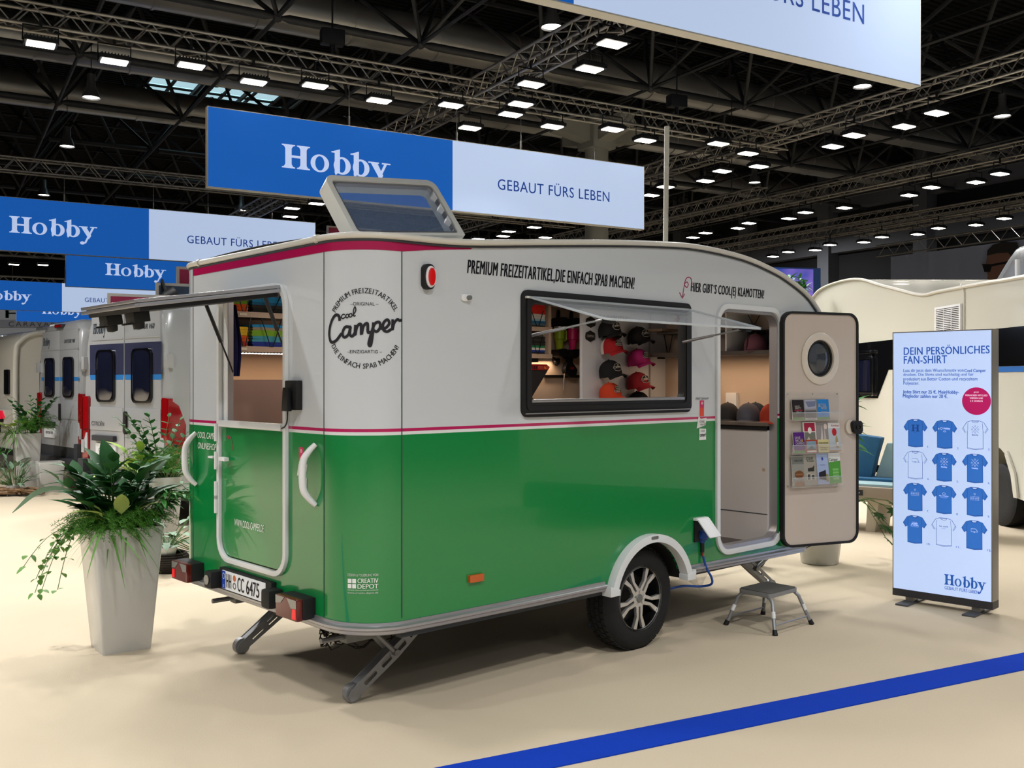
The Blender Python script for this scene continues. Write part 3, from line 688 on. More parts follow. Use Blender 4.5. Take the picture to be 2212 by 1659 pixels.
MB().tube(spline([(-.05, .535, 1.505), (-.05, .54, 1.45), (-.03, .60, 1.42), (-.02, .66, 1.405)], 5), .004, 5).build('box_cable', mrub, bx)
# ---------------- side details
lt = MB().plate(rr(.385, .452, 2.105, 2.232, .03), fn=fS, w0=0, w1=.028).build('marker_lamp_base', mrub, CV, bevel=.004)
MB().plate(circ(.424, 2.168, .030, .054, 20), fn=fS, w0=.02, w1=.036).build('marker_lamp_rim', mwpl, lt, bevel=.003)
MB().plate(circ(.424, 2.168, .020, .044, 18), fn=fS, w0=.036, w1=.046).build('marker_lens', mat('marker_red', 'b81216', .15, emit='ff2a1e', estr=.12), lt, bevel=.004)
kn = MB().plate(rr(.638, .706, 2.062, 2.098, .017), fn=fS, w0=0, w1=.01).build('catch_plate', mwpl, CV, bevel=.002); MB().cyl(fS(.682, 2.08, .01), fS(.682, 2.08, .028), .012, n=12).build('knob', mgalv, kn)
am = MB().plate(rr(.688, .782, .614, .652, .004), fn=fS, w0=0, w1=.018).build('amber_reflector', mat('amber_lens', 'b5500a', .2, coat=.6), CV, bevel=.003)
# side service window
wf = empty('side_window'); wf.parent = CV
MB().plate(rr(1.055, 2.531, 1.455, 2.147, .045), [rr(1.125, 2.455, 1.545, 2.075, .035)], fS, -.035, .016).build('window_frame', mrub, wf, bevel=.006)
MB().plate(rr(1.085, 2.503, 1.49, 2.115, .03), [rr(1.11, 2.475, 1.515, 2.09, .03)], fS, .012, .022).build('inner_seal', mrub, wf)
MB().box(1.075, 2.51, -.026, -.016, 1.472, 1.478).build('drip_strip', mrail, wf); MB().box(1.075, 2.51, -.030, -.016, 2.10, 2.112).build('hinge_rail', mcream, wf)
MB().box(1.125, 2.455, -.02, .05, 1.535, 1.552).build('window_sill', mrail, wf, bevel=.003)
macr = mat('acrylic', 'dfe4e8', .02, ior=1.48, alpha=.30, spec=.9, coat=.3)
hp = empty('window_flap'); hp.parent = wf; hp.matrix_local = Matrix.Translation((1.79, -.022, 2.108))@Matrix.Rotation(math.atan2(.148, .565), 4, 'X')   # local -y runs outwards
pane = rr(-.70, .70, -.58, 0, [.05, .05, .005, .005])
MB().plate(pane, fn=lambda u, v, w_: (u, v, w_), w0=-.006, w1=.006).build('pane', macr, hp)
m = MB(); m.tube([(u, v, 0) for u, v in rr(-.69, .69, -.572, -.01, [.05, .05, .005, .005])], .0065, 6, True); m.build('pane_edge', mat('acrylic_edge', 'c9d3da', .1, alpha=.75, coat=.5), hp)
for s in (-1, 1):
    MB().box(s*.60-.03, s*.60+.03, -.54, -.49, -.03, -.004).build('catch', mblk, hp, bevel=.004)
    a = Vector((1.13 if s < 0 else 2.45, -.01, 1.90)); b = Vector((1.79+s*.63, -.50, 1.965)); c = a+(b-a)*.5
    o = MB().cyl(a, c, .009, n=8).build('stay_tube', mrail, wf, smooth=1); MB().cyl(c, b, .0055, n=6).build('stay_rod', mrail, wf, smooth=1)
# entrance door opening
df = empty('door_frame'); df.parent = CV
MB().plate(rr(2.800, 3.580, .495, 2.170, .135), [rr(2.835, 3.545, .53, 2.135, .10)], fS, 0, .02).build('outer_frame', mfr, df, bevel=.007)
MB().plate(rr(2.835, 3.545, .53, 2.135, .10), [rr(2.85, 3.525, .555, 2.115, .085)], fS, -.06, .004).build('inner_frame', mrail, df)
MB().plate(rr(2.845, 3.53, .535, .60, .01), fn=lambda u, v, w_: (u, -w_, v), w0=-.03, w1=.012).build('sill_plate', mrail, df) if False else None
for z in (1.78, 1.32, .80): 
    for dz in (0, -.085): MB().box(3.565, 3.60, -.045, -.018, z+dz-.04, z+dz+.04).build('hinge_leaf', mrail, df, bevel=.003)
# the door leaf, swung open
Md = Matrix.Translation((1.943, 6.962, 0))@Matrix.Rotation(math.radians(23), 4, 'Z')
dr = empty('entrance_door'); dr.parent = CV; dr.matrix_parent_inverse = Matrix.Identity(4)
dr.matrix_local = (Matrix.Translation((CC.x, CC.y, 0))@Matrix.Rotation(CANG, 4, 'Z')).inverted()@Md
fD = lambda u, v, w_: (u, -w_, v)
por = circ(.286, 1.815, .115, .135, 30)
MB().plate(rr(-.036, .625, .485, 2.137, .075), [por], fD, -.02, .012).build('door_panel', mat('door_cream', 'c2b5a9', .45), dr)
m = MB(); m.plate(rr(-.045, .634, .474, 2.148, .085), [rr(-.030, .618, .491, 2.131, .07)], fD, -.022, .022); m.build('door_seal', mrub, dr, bevel=.006)
m = MB(); m.plate(rr(-.055, .640, .470, 2.152, .085), (), fD, -.045, -.02); m.build('door_outer_skin', mwrap, dr, bevel=.008)
m = MB(); Q = []
for q, d in ((.150, .012), (.168, .020), (.150, .030), (.120, .024), (.112, .0)): Q.append([fD(.286+a*q, 1.815+b*q*1.12, d) for a, b in [(math.cos(2*PI*i/36), math.sin(2*PI*i/36)) for i in range(36)]])
Q = [Q[1], Q[2], Q[3], Q[4]]; m.grid(Q, close=True); Q0 = [[fD(.286+math.cos(2*PI*i/36)*.168, 1.815+math.sin(2*PI*i/36)*.168*1.12, .01) for i in range(36)], Q[0]]; m.grid(Q0, close=True)
m.build('porthole_ring', mat('cream_plastic', 'd2c8ba', .35, coat=.3), dr, smooth=1)
m = MB(); rows = []
for k in range(7):
    q = math.cos(k/6*PI/2); rows.append([fD(.286+math.cos(2*PI*i/32)*.106*q, 1.815+math.sin(2*PI*i/32)*.124*q, -.012+.022*math.sin(k/6*PI/2)) for i in range(32)])
m.grid(rows, close=True); m.build('porthole_glass', mat('smoked_glass', '3b3f45', .06, coat=.8, alpha=.92), dr, smooth=1.2)
MB().plate(circ(.286, 1.815, .113, .130, 28), [circ(.286, 1.815, .100, .118, 28)], fD, .004, .014).build('glass_seal', mrub, dr)
lk = MB().plate(circ(.550, 1.32, .040, .052, 22), fn=fD, w0=.012, w1=.03).build('lock_escutcheon', mat('cream_plastic', 'd2c8ba'), dr, bevel=.006)
lo = MB().plate([(.548, 1.335), (.552, 1.355), (.575, 1.366), (.625, 1.362), (.640, 1.35), (.642, 1.29), (.625, 1.265), (.59, 1.268), (.56, 1.285)], fn=fD, w0=.02, w1=.06).build('lock_body', mrub, lk, bevel=.008)
m = MB(); m.plate(circ(.60, 1.318, .022, n=18), [circ(.60, 1.318, .014, n=18)], fD, .06, .066); m.box(.575, .60, -.068, -.06, 1.314, 1.322); m.build('lock_lever', mblkg, lk)
# socket with lifted cover
so = empty('power_socket'); so.parent = CV
MB().box(2.57, 2.685, -.012, .0, .615, .765).build('back_box', mrub, so, bevel=.003); MB().box(2.565, 2.69, -.03, .0, .755, .772).build('hinge_block', mwpl, so, bevel=.004)
MB().plate(rr(-.06, .06, -.15, 0, .012), w0=-.004, w1=.004).build('cover_flap', mwpl, so, M=Matrix.Translation((2.63, -.028, .768))@Matrix.Rotation(math.radians(48), 4, 'X'), bevel=.003)
# nose window folded out
MB().box(4.235, 4.26, .25, 1.75, 1.45, 1.98).build('front_window', mblkg, CV, bevel=.01)
m = MB(); m.box(-.01, .45, -.75, .75, -.012, .012); m.build('front_window_flap', mblkg, CV, M=Matrix.Translation((4.21, 1.0, 2.06))@Matrix.Rotation(math.radians(18), 4, 'Y'), bevel=.006)
# roof hatch, opened towards the rear
mhatch = mat('hatch_cream', 'e2e0d6', .3, coat=.4); mtint = mat('tinted_acrylic', '7f93b0', .04, alpha=.38, spec=.9, coat=.6)
# ---------------- lettering on the wrap
m = MB(); put(m, 'PREMIUM FREIZEITARTIKEL,DIE EINFACH SPAß MACHEN!', fS, .682, 1.99, 2.196, 2.278, w=.0022, shear=.22, off=.03, sp=1.12); m.build('side_slogan', mink, CV, smooth=None, recalc=False)
m = MB(); put(m, 'HIER GIBT´S COOL(E) KLAMOTTEN!', fS, 2.541, 3.366, 2.208, 2.288, w=.0022, shear=.2, off=.03, sp=1.12); m.build('door_slogan', mink, CV, smooth=None, recalc=False)
m = MB(); ribbon(m, [(2.555, 2.272), (2.54, 2.312), (2.50, 2.312), (2.475, 2.27), (2.50, 2.25), (2.515, 2.27), (2.50, 2.285), (2.475, 2.265), (2.455, 2.185)], .0055, fS, .0022)
ribbon(m, [(2.425, 2.215), (2.452, 2.178), (2.478, 2.208)], .006, fS, .0022, k=1); m.build('curly_arrow', mmag, CV, smooth=None, recalc=False)
# round badge on the corner
cs, cz = .235, 1.905
def arc_text(m, s, r, a0, a1, h, inward=False):
    """letters one by one along a circle; angles in degrees"""
    ws = []
    for ch in s:
        ws.append(.35 if ch == ' ' else txt(ch)[2]*.8 if ch not in 'I!' else .38)
    tot = sum(w_+.22 for w_ in ws); a = a0; st = (a1-a0)/tot
    for ch, w_ in zip(s, ws):
        mid = a+st*(w_/2+.11); a += st*(w_+.22)
        if ch == ' ': continue
        t = math.radians(mid); c_, s_ = math.cos(t), math.sin(t)
        hh = h; ww = h*w_/.8 if ch not in 'I!' else h*.16*(1.4 if ch == '!' else 1)
        def g(u, v, w2, c_=c_, s_=s_):
            rad = r+(v if not inward else -v); tx, ty = (s_, -c_) if not inward else (-s_, c_)
            return fC(cs+c_*rad+tx*u, cz+s_*rad+ty*u, w2)
        vs, fs, _ = txt(ch); m.add([g((x-.5)*ww*.85, y*hh, .0022) for x, y in vs], fs); m.add([g((x-.5)*ww*.85+.0007, y*hh, .0022) for x, y in vs], fs)
m = MB(); arc_text(m, 'PREMIUM FREIZEITARTIKEL', .168, 153, 29, .025); arc_text(m, 'DIE EINFACH SPAß MACHEN!', .194, 205, 334, .025, True)
put_c(m, '–ORIGINAL –', fC, cs, 2.022, .016, align='c', off=.01); put_c(m, '–EINZIGARTIG –', fC, cs, 1.793, .016, align='c', off=.01)
m.build('badge_text', mink, CV, smooth=None, recalc=False)
m = MB(); K = .385/620
def q(pts, sc=K, ox=cs-.5*620*K-.005, oz=1.980): return [(ox+x*sc, oz-y*sc*1.0) for x, y in pts]
W1 = lambda t: .0155
# letter paths measured in a 620 x 260 box
ribbon(m, q([(118, 62), (108, 22), (70, 20), (28, 80), (10, 160), (30, 222), (80, 216), (135, 160)]), .0150, fC, .0022)
ribbon(m, q([(205, 110), (165, 112), (142, 160), (160, 190), (195, 165), (210, 108), (205, 165), (225, 182), (250, 150)]), .0140, fC, .0022)
ribbon(m, q([(250, 95), (246, 175), (262, 110), (292, 90), (296, 168), (312, 105), (342, 84), (346, 150), (366, 150)]), .0140, fC, .0022)
ribbon(m, q([(388, 75), (382, 160), (368, 250), (352, 240), (372, 160), (395, 90), (430, 72), (440, 110), (415, 145), (390, 138)]), .0140, fC, .0022)
ribbon(m, q([(440, 120), (480, 118), (512, 80), (495, 52), (465, 80), (462, 125), (490, 145), (530, 125)]), .0140, fC, .0022)
ribbon(m, q([(540, 48), (538, 130), (552, 78), (580, 48), (600, 55), (622, 50)]), .0135, fC, .0022)
for pts in ([(165, 10), (145, 8), (132, 28), (146, 40), (168, 28)], [(185, 5), (170, 18), (180, 35), (196, 22), (188, 4)], [(212, 0), (198, 14), (208, 30), (224, 16), (214, -2)], [(228, 20), (252, -20), (246, -50), (234, -20), (236, 20), (252, 18)]):
    ribbon(m, q(pts, oz=1.977), .0058, fC, .0022)
m.build('badge_script', mink, CV, smooth=None, recalc=False)
# rear and corner prints
fRm = lambda u, v, w_: (-w_, -u, v)          # u = -y so that text reads the right way round
m = MB(); put(m, 'COOL CAMPER', fRm, -1.685, -1.42, 1.315, 1.352, w=.0025, shear=.2); put(m, 'ONLINESHOP', fRm, -1.68, -1.44, 1.252, 1.289, w=.0025, shear=.2)
m.build('shop_text', mprint, CV, smooth=None, recalc=False)
m = MB(); put(m, 'WWW.COOL-CAMPER.DE', fRm, -1.20, -.865, .845, .885, w=.0065, shear=.2); m.build('web_address', mprint, CV, smooth=None, recalc=False)
m = MB(); ribbon(m, [(-1.30, 1.335), (-1.285, 1.345), (-1.27, 1.335), (-1.285, 1.325), (-1.27, 1.34), (-1.245, 1.33), (-1.23, 1.29), (-1.225, 1.265)], .005, fRm, .0065); m.build('curly_arrow', mmag, CV, smooth=None, recalc=False)
m = MB(); put(m, 'DESIGN & FOLIERUNG VON', fC, .153, .301, .716, .728, w=.0022, off=.01)
put(m, 'CREATIV', fC, .203, .301, .684, .706, w=.0022, off=.02); put(m, 'DEPOT', fC, .203, .301, .657, .679, w=.0022, off=.02); put(m, 'WIR SIND MEHR ALS NUR DIGITALDRUCK!', fC, .153, .301, .647, .652, w=.0022)
put(m, 'www.creativ-depot.de', fC, .153, .301, .630, .641, w=.0022, off=.01)
for a in (.154, .1765):
    for b in (.658, .6825): poly(m, [(a, b), (a+.019, b), (a+.019, b+.021), (a, b+.021)], fC, .0022)
m.build('designer_print', mprint, CV, smooth=None, recalc=False)
m = MB(); put(m, 'DIREKT ZUM SHOP', fS, 2.592, 2.728, 1.532, 1.546, w=.0022, shear=.2); m.build('shop_note', mink, CV, smooth=None, recalc=False)
# stickers
mor = mat('sticker_orange', 'd8452a', .4); mpk = mat('sticker_pink', 'c42b5c', .4); mwht = mat('sticker_white', 'dcdcd8', .4)
def sticker_red(f, x, z, s):
    o = MB().plate([(x, z), (x+.05*s, z), (x+.05*s, z+.12*s), (x, z+.12*s)], fn=f, w0=.001, w1=.0025).build('social_sticker', mor, CV)
    MB().plate([(x, z+.065*s), (x+.05*s, z+.065*s), (x+.05*s, z+.12*s), (x, z+.12*s)], fn=f, w0=.0025, w1=.003).build('sticker_top', mpk, o)
    m = MB(); poly(m, rr(x+.016*s, x+.034*s, z+.09*s, z+.108*s, .004*s, 3), f, .0034, [rr(x+.019*s, x+.031*s, z+.093*s, z+.105*s, .003*s, 3)]); poly(m, circ(x+.025*s, z+.099*s, .003*s, n=8), f, .0034); m.build('camera_icon', mprint, o, smooth=None, recalc=False)
def sticker_w(f, x, z, s):
    o = MB().plate([(x, z+.08*s), (x+.10*s, z+.10*s), (x+.11*s, z+.15*s), (x+.045*s, z+.145*s), (x+.025*s, z+.165*s), (x+.015*s, z+.14*s)], fn=f, w0=.001, w1=.0025).build('speech_sticker', mwht, CV)
    MB().plate([(x+.03*s, z), (x+.105*s, z), (x+.105*s, z+.075*s), (x+.03*s, z+.08*s)], fn=f, w0=.001, w1=.0025).build('sticker_foot', mwht, o)
    m = MB(); put(m, '´n Scheiß', f, x+.02*s, x+.085*s, z+.118*s, z+.138*s, w=.003); put(m, 'muss ich!', f, x+.04*s, x+.10*s, z+.10*s, z+.118*s, w=.003); put(m, 'camper!', f, x+.034*s, x+.102*s, z+.015*s, z+.05*s, w=.003, off=.03); put(m, 'COOLER', f, x+.045*s, x+.09*s, z+.055*s, z+.068*s, w=.003)
    m.build('sticker_text', mink, o, smooth=None, recalc=False)
sticker_red(lambda u, v, w_: fRm(u, v, w_), -.505, 1.21, .9); sticker_red(fS, 2.635, 1.425, .85)
sticker_w(lambda u, v, w_: fRm(u, v, w_), -.525, 1.10, .9); sticker_w(fS, 2.60, 1.27, .95)
# ================================================================ INSIDE THE CARAVAN
mwarm = mat('interior_panel', 'c4b09c', .65); mbrown = mat('brown_panel', '86685c', .6); mwood = mat('shelf_wood', 'a58d78', .5, noise=.12, nscale=14); mlam = mat('laminate_grey', 'b9b4b0', .5)
mboard = mat('display_board', 'c9c9cc', .55); mctr = mat('counter_dark', '5c5149', .5, noise=.1, nscale=20); mfl = mat('vinyl_floor', '4b4440', .6)
def part(name, m_, b, bevel=0, parent=None, **k): return b.build(name, m_, parent or CV, bevel=bevel, **k)
part('inner_floor', mfl, MB().box(.14, 4.05, .36, 1.66, .472, .50).box(2.55, 4.05, .06, .36, .472, .50)); part('inner_far_wall', mwarm, MB().box(.14, 4.1, 1.93, 1.965, .5, 2.29))
part('inner_ceiling', mat('ceiling_liner', 'b7aca0', .8), MB().box(.16, 3.80, .16, 1.86, 2.255, 2.275)); part('inner_front_wall', mwarm, MB().box(4.02, 4.05, .04, 1.96, .5, 2.2))
part('inner_rear_wall', mwarm, MB().plate([(.30, .5), (1.72, .5), (1.72, 2.28), (.30, 2.28)], [rr(.635, 1.375, .66, 2.13, .10)], fR, -.045, -.032))
part('inner_side_wall', mwarm, MB().plate([(.30, .78), (2.75, .78), (2.75, 2.25), (.30, 2.25)], [rr(1.115, 2.47, 1.53, 2.085, .05)], fS, -.045, -.032))
part('dining_board', mbrown, MB().box(.07, .86, 1.40, 1.44, .5, 1.66)); part('worktop', mctr, MB().box(.9, 3.5, 1.42, 1.93, 1.42, 1.455)); part('base_cabinet', mlam, MB().box(.92, 3.0, 1.45, 1.93, .5, 1.42))
for z in (2.047, 1.838):
    sh = part('shelf', mwood, MB().box(.08, 2.84, 1.60, 1.93, z, z+.018)); part('shelf_edge', mwood, MB().box(.08, 2.86, 1.588, 1.602, z-.008, z+.026), parent=sh)
    part('shelf_label', mat('label_cream', 'c9b9a0', .6), MB().box(.215, .265, 1.584, 1.589, z+.002, z+.016), parent=sh)
part('shelf_end_panel', mwood, MB().box(2.83, 2.86, 1.60, 1.93, 1.83, 2.25))
led = part('led_strip', mblk, MB().box(.12, 2.6, 1.60, 1.615, 1.822, 1.834)); m = MB()
for i in range(110): m.box(.13+i*.022, .141+i*.022, 1.598, 1.612, 1.818, 1.824)
tag(part('led_diode', mat('led_glow', 'fff0d8', .5, emit='fff1dd', estr=7), m, parent=led), kind='stuff')
def clight(x, y, z, sx, sy, p, col):
    a = area('cabin_led_and_fill', cw(x, y, z), p, sx, sy, col, rotz=CANG); return a
clight(1.3, 1.66, 1.815, 2.4, .03, 6.5, (1, .66, .40)); clight(3.75, .6, 1.835, .05, 1.0, 3.2, (1, .68, .42)); clight(2.1, .9, 2.25, .8, .1, 12, (1, .92, .85)); clight(.55, .9, 2.25, .5, .1, 7, (1, .92, .85)); clight(3.0, 1.88, 1.82, .4, .03, 1.2, (1, .7, .45))  # neutral ceiling ones are added fill to brighten shirts and display board
# front cabinet and shelf seen through the door
part('front_cabinet', mlam, MB().box(3.50, 4.02, .06, 1.25, .5, 1.30)); part('cabinet_gap', mseam, MB().box(3.497, 3.502, .06, 1.25, .700, .706)); part('cabinet_plinth', mblk, MB().box(3.488, 3.50, .06, 1.25, 1.30, 1.332))
part('front_counter', mctr, MB().box(3.47, 4.02, .05, 1.27, 1.332, 1.358), bevel=.003); part('front_shelf', mctr, MB().box(3.66, 4.02, .05, 1.27, 1.848, 1.880)); part('front_shelf_upper', mctr, MB().box(3.75, 4.0, .05, 1.27, 2.035, 2.05))
part('shelf_divider', mwpl, MB().box(3.68, 4.0, .535, .55, 1.88, 2.2)); part('locker_inner', mat('locker_dark', '1d1a1b', .7), MB().box(3.97, 4.0, .05, .53, 1.88, 2.035)); part('wall_socket', mwpl, MB().box(3.98, 4.02, .66, .76, 1.42, 1.56), bevel=.008)
part('cabinet_knob', mwood, MB().lathe([(.012, 0), (.014, .012), (.006, .02)], 12, Matrix.Translation((3.497, .09, 1.02)), ax=0), smooth=1)
def elastic(x0, x1, y, zt, zb):
    MB().tube([(x0, y, zt), ((x0+x1)/2-.01, y-.004, zb), ((x0+x1)/2+.01, y-.004, zb), (x1, y, zt)], .0035, 5).build('elastic_cord', mblk, CV)
for x0, x1 in ((.20, .29), (.36, .50), (2.63, 2.76)): elastic(x0, x1, 1.585, 2.20, 2.075); elastic(x0, x1, 1.585, 2.04, 1.865)
m = MB()
for y0, y1 in ((.20, .34), (.06, .12)): m.tube([(3.65, y0, 2.17), (3.645, (y0+y1)/2, 2.06), (3.65, y1, 2.17)], .0035, 5); m.tube([(3.645, y0+.1, 2.03), (3.64, (y0+y1)/2+.06, 1.885), (3.645, y1-.02, 2.03)], .0035, 5)
m.build('elastic_cord', mblk, CV)
# display board, rail, small shelf
part('display_board', mboard, MB().box(3.003, 3.80, 1.40, 1.43, .6, 2.25)); part('board_rail', mrail, MB().box(3.80, 3.815, 1.392, 1.43, .6, 2.25)); part('board_panel', mboard, MB().box(3.82, 4.02, 1.40, 1.43, .6, 2.25))
for z in (1.862, 2.06): part('small_shelf', mwood, MB().box(3.75, 3.98, 1.22, 1.40, z, z+.022))
MB().tube([(3.765, 1.215, 2.06), (3.81, 1.21, 1.885), (3.83, 1.21, 1.885), (3.89, 1.215, 2.06)], .0035, 5).build('elastic_cord', mblk, CV)
part('small_shelf_clip', mblk, MB().box(3.79, 3.84, 1.26, 1.30, 1.835, 1.862)); part('magnet_rail', mblk, MB().box(3.10, 3.52, 1.915, 1.93, 1.682, 1.705)); part('under_shelf_box', mblk, MB().box(2.62, 2.74, 1.62, 1.72, 1.80, 1.838), bevel=.004)
# ---- folded shirts
def shirt_mesh():
    m = MB(); n = 10; rows = []
    w_, d_, h_ = .242, .27, .0175
    prof_ = [(0, .15), (-.35, .35), (-.5, .5), (-.35, .85), (0, 1), (.35, .85), (.5, .5)]
    for i in range(7):
        y = -d_/2+d_*i/6; e = 1-.06*(i == 0 or i == 6)
        rows.append([(x*e, y, z) for x, z in [(-w_/2+.004, 0), (-w_/2, h_*.5), (-w_/2+.006, h_*.95), (-w_/6, h_*1.06), (w_/6, h_*.98), (w_/2-.006, h_*.95), (w_/2, h_*.5), (w_/2-.004, 0)]])
    m.grid(rows, close=True); L = 8; m.f += [tuple(range(L)), tuple(range(6*L, 7*L))]
    return m.mesh('folded_shirt', None, 1.0)
_sh = {}
def shirt(x, y, z, col, label, group, sc=(1, 1, 1)):
    if col not in _sh:
        me = (shirt_base.copy() if _sh else shirt_base); me.materials.clear(); me.materials.append(mat('cotton_'+col, col, .9)); _sh[col] = me
    o = bpy.data.objects.new('folded_shirt', _sh[col]); COL.objects.link(o); o.location = cw(x, y, z); o.rotation_euler = (0, 0, CANG+R.uniform(-.03, .03)); o.scale = sc
    tag(o, label, 'shirt', group)
shirt_base = shirt_mesh()
CN = {'c7500f': 'orange', '6a9420': 'lime green', 'd0a51c': 'yellow', '14130f': 'black', '1a2c3a': 'dark slate', '16587a': 'petrol blue', '1c7aa8': 'bright blue', '6f6a80': 'lilac grey', 'a02812': 'dark red', '1b2c78': 'navy blue', '3a8492': 'teal',
      '87795f': 'khaki grey', 'c9471a': 'deep orange', 'c2200e': 'red', 'b9b5aa': 'off white', '8fa9b4': 'pale blue', '46565e': 'slate grey', '0f6b3c': 'dark green', '2a251e': 'dark brown'}
NTH = ['lowest', 'second lowest', 'third lowest', 'fourth lowest', 'fifth lowest', 'sixth lowest', 'seventh lowest', 'eighth lowest', 'ninth lowest', 'tenth lowest']
ST = [(.175, 2.066, 'left stack, upper rear shelf', ['c7500f', 'c7500f', 'c7500f', '6a9420', '6a9420', 'd0a51c', 'd0a51c']),
      (.425, 2.066, 'right stack, upper rear shelf', ['14130f', '14130f', '2a251e', '16587a', '1c7aa8', '1c7aa8', '6f6a80', '6f6a80', '87795f']),
      (.175, 1.858, 'left stack, lower rear shelf', ['a02812', 'a02812', 'c7500f', 'c7500f', 'd0a51c', 'd0a51c', 'd0a51c']),
      (.425, 1.858, 'right stack, lower rear shelf', ['1b2c78', '1b2c78', '3a8492', '3a8492', '6a9420', '6a9420', '87795f', '1c7aa8']),
      (2.69, 2.066, 'stack high in the side window', ['14130f', '46565e', '16587a', '8fa9b4', 'b9b5aa', 'b9b5aa', 'c2200e', 'c2200e', 'c2200e', 'c2200e']),
      (2.69, 1.858, 'stack low in the side window', ['14130f', '1b2c78', 'b9b5aa', '0f6b3c', '2a251e', '14130f', '2a251e', '14130f'])]
for x, z, l, cols in ST:
    for k, c in enumerate(cols):
        if z+k*.0178 > 2.235: break
        shirt(x+R.uniform(-.004, .004), 1.745, z+k*.0178, c, '%s folded shirt, %s of the %s' % (CN[c], NTH[k], l), 'folded shirts, '+l, (1, 1, 1))
# hanging navy shirt at the left of the hatch
m = MB(); rows = []
for i in range(9):
    t = i/8; z = 2.10-.42*t; wd = .125+.045*math.sin(t*3.0)
    rows.append([(.10+.012*math.sin(k*1.9+t*2), 1.54-wd*k/6, z) for k in range(7)])
m.grid(rows); n = len(m.v); m.grid([[(x+.02, y, z) for x, y, z in r] for r in rows]); sh = m.build('hanging_shirt', mat('cotton_navy', '151a4e', .9), None, smooth=1.2, recalc=False)
sh.location = cw(0, 0, 0); sh.rotation_euler = (0, 0, CANG); tag(sh, 'dark navy shirt hanging at the left side of the rear hatch opening', 'shirt')
# ---- caps
def capo(col, back=None, patch=None, pcol='d8d2c4', name='cap'):
    t = empty(name); mc = mat('cap_'+col, col, .85); mb_ = mat('cap_'+(back or col), back or col, .85)
    def dome(a0, a1, nm, mm):
        rows = []
        for j in range(7):
            p = j/6*PI/2; rr_ = math.cos(p)
            rows.append([(.086*rr_*math.cos(a), .098*rr_*math.sin(a), .015+.105*math.sin(p)**.9) for a in [a0+(a1-a0)*i/14 for i in range(15)]])
        rows.insert(0, [(.086*math.cos(a), .098*math.sin(a), -.012) for a in [a0+(a1-a0)*i/14 for i in range(15)]])
        MB().grid(rows).build(nm, mm, t, recalc=False, smooth=1.2)
    dome(0, PI, 'front_panel', mc); dome(PI, 2*PI, 'back_panel', mb_)
    rows = []
    for j in range(5):
        f = j/4; rows.append([((.080+.006*f)*math.sin(a)*(1-.04*f), .085*math.cos(a)+.075*f*math.cos(a*.8)+.005, .0-.022*f*f-.020*(a/1.25)**2*(.4+f*.6)) for a in [-1.25+2.5*i/12 for i in range(13)]])
    MB().grid(rows).build('bill', mc, t, recalc=False, smooth=1.2)
    MB().lathe([(.001, .008), (.007, .004), (.008, 0)], 8, Matrix.Translation((0, 0, .118))).build('button', mc, t, smooth=1)
    if patch:
        def g(u, v, w_):
            a = PI/2+u/.092; p = v; return ((.088+w_)*math.cos(a)*.99*(1-2.2*max(0, p-.03)**1.3), (.100+w_)*math.sin(a)*(1-2.2*max(0, p-.03)**1.3), .015+p)
        if patch == 'CAMPING':
            m = MB(); hexa = [(-.045, .035), (-.03, .06), (0, .068), (.03, .06), (.045, .035), (.03, .012), (0, .005), (-.03, .012)]
            m2 = MB(); poly(m2, hexa, g, .0015); po = m2.build('patch', mat('patch_dark', '16130f', .8), t, smooth=None, recalc=False)
            put(m, 'CAMPING', g, -.036, .036, .028, .045, w=.003, off=.01); ribbon(m, hexa, .002, g, .003, k=1, closed=True); ribbon(m, [(-.008, .048), (0, .060), (.008, .048)], .003, g, .003, k=1)
        else:
            m2 = MB(); poly(m2, [(-.028, .07), (.026, .07), (.026, .048), (.034, .048), (.034, .012), (-.012, .012), (-.04, .03), (-.03, .045)], g, .0015); po = m2.build('patch', mat('patch_dark', '16130f', .8), t, smooth=None, recalc=False)
            m = MB()
            for k, s in enumerate(('MOBILE', 'HOMES', 'CAMPER', 'MOBIL')): put(m, s, g, -.022, .024, .056-k*.0135, .066-k*.0135, w=.003, off=.01)
            ribbon(m, circ(-.03, .031, .006, .008, 8), .002, g, .003, k=1, closed=True)
        m.build('lettering', mat('patch_thread', pcol, .8), po, smooth=None, recalc=False)
    return t
def place_cap(o, x, y, z, rz, tilt, label, grp=None, roll=0):
    o.matrix_world = Matrix.Translation(cw(x, y, z))@Matrix.Rotation(CANG+rz, 4, 'Z')@Matrix.Rotation(tilt, 4, 'X')@Matrix.Rotation(roll, 4, 'Y')
    tag(o, label, 'cap', grp); bpy.context.view_layer.update()
GW = 'caps hung on the white display board'
fz = PI-.12
for col, back, pt, x, z, l in (('0b0a0b', None, 'CAMPING', 3.215, 2.02, 'black cap topmost of the left column on the board'), ('9c1016', 'c5b6b0', 'M', 3.24, 1.885, 'red cap with pale mesh back on the display board'),
        ('120c0d', None, 'CAMPING', 3.565, 1.975, 'black cap highest in the right column on the board'), ('b3206a', None, 'M', 3.565, 1.795, 'pink cap on the display board'), ('060607', None, 'CAMPING', 3.225, 1.70, 'black cap between the red and the orange cap'),
        ('8a0d18', None, 'CAMPING', 3.56, 1.607, 'dark red cap below the pink one on the board'), ('c03a16', None, 'M', 3.225, 1.522, 'orange cap lowest in the left column on the board'), ('050506', None, None, 3.565, 1.45, 'black cap half hidden behind the window sill')):
    place_cap(capo(col, back, pt), x, 1.305, z, fz, .12, l, GW, roll=.10)
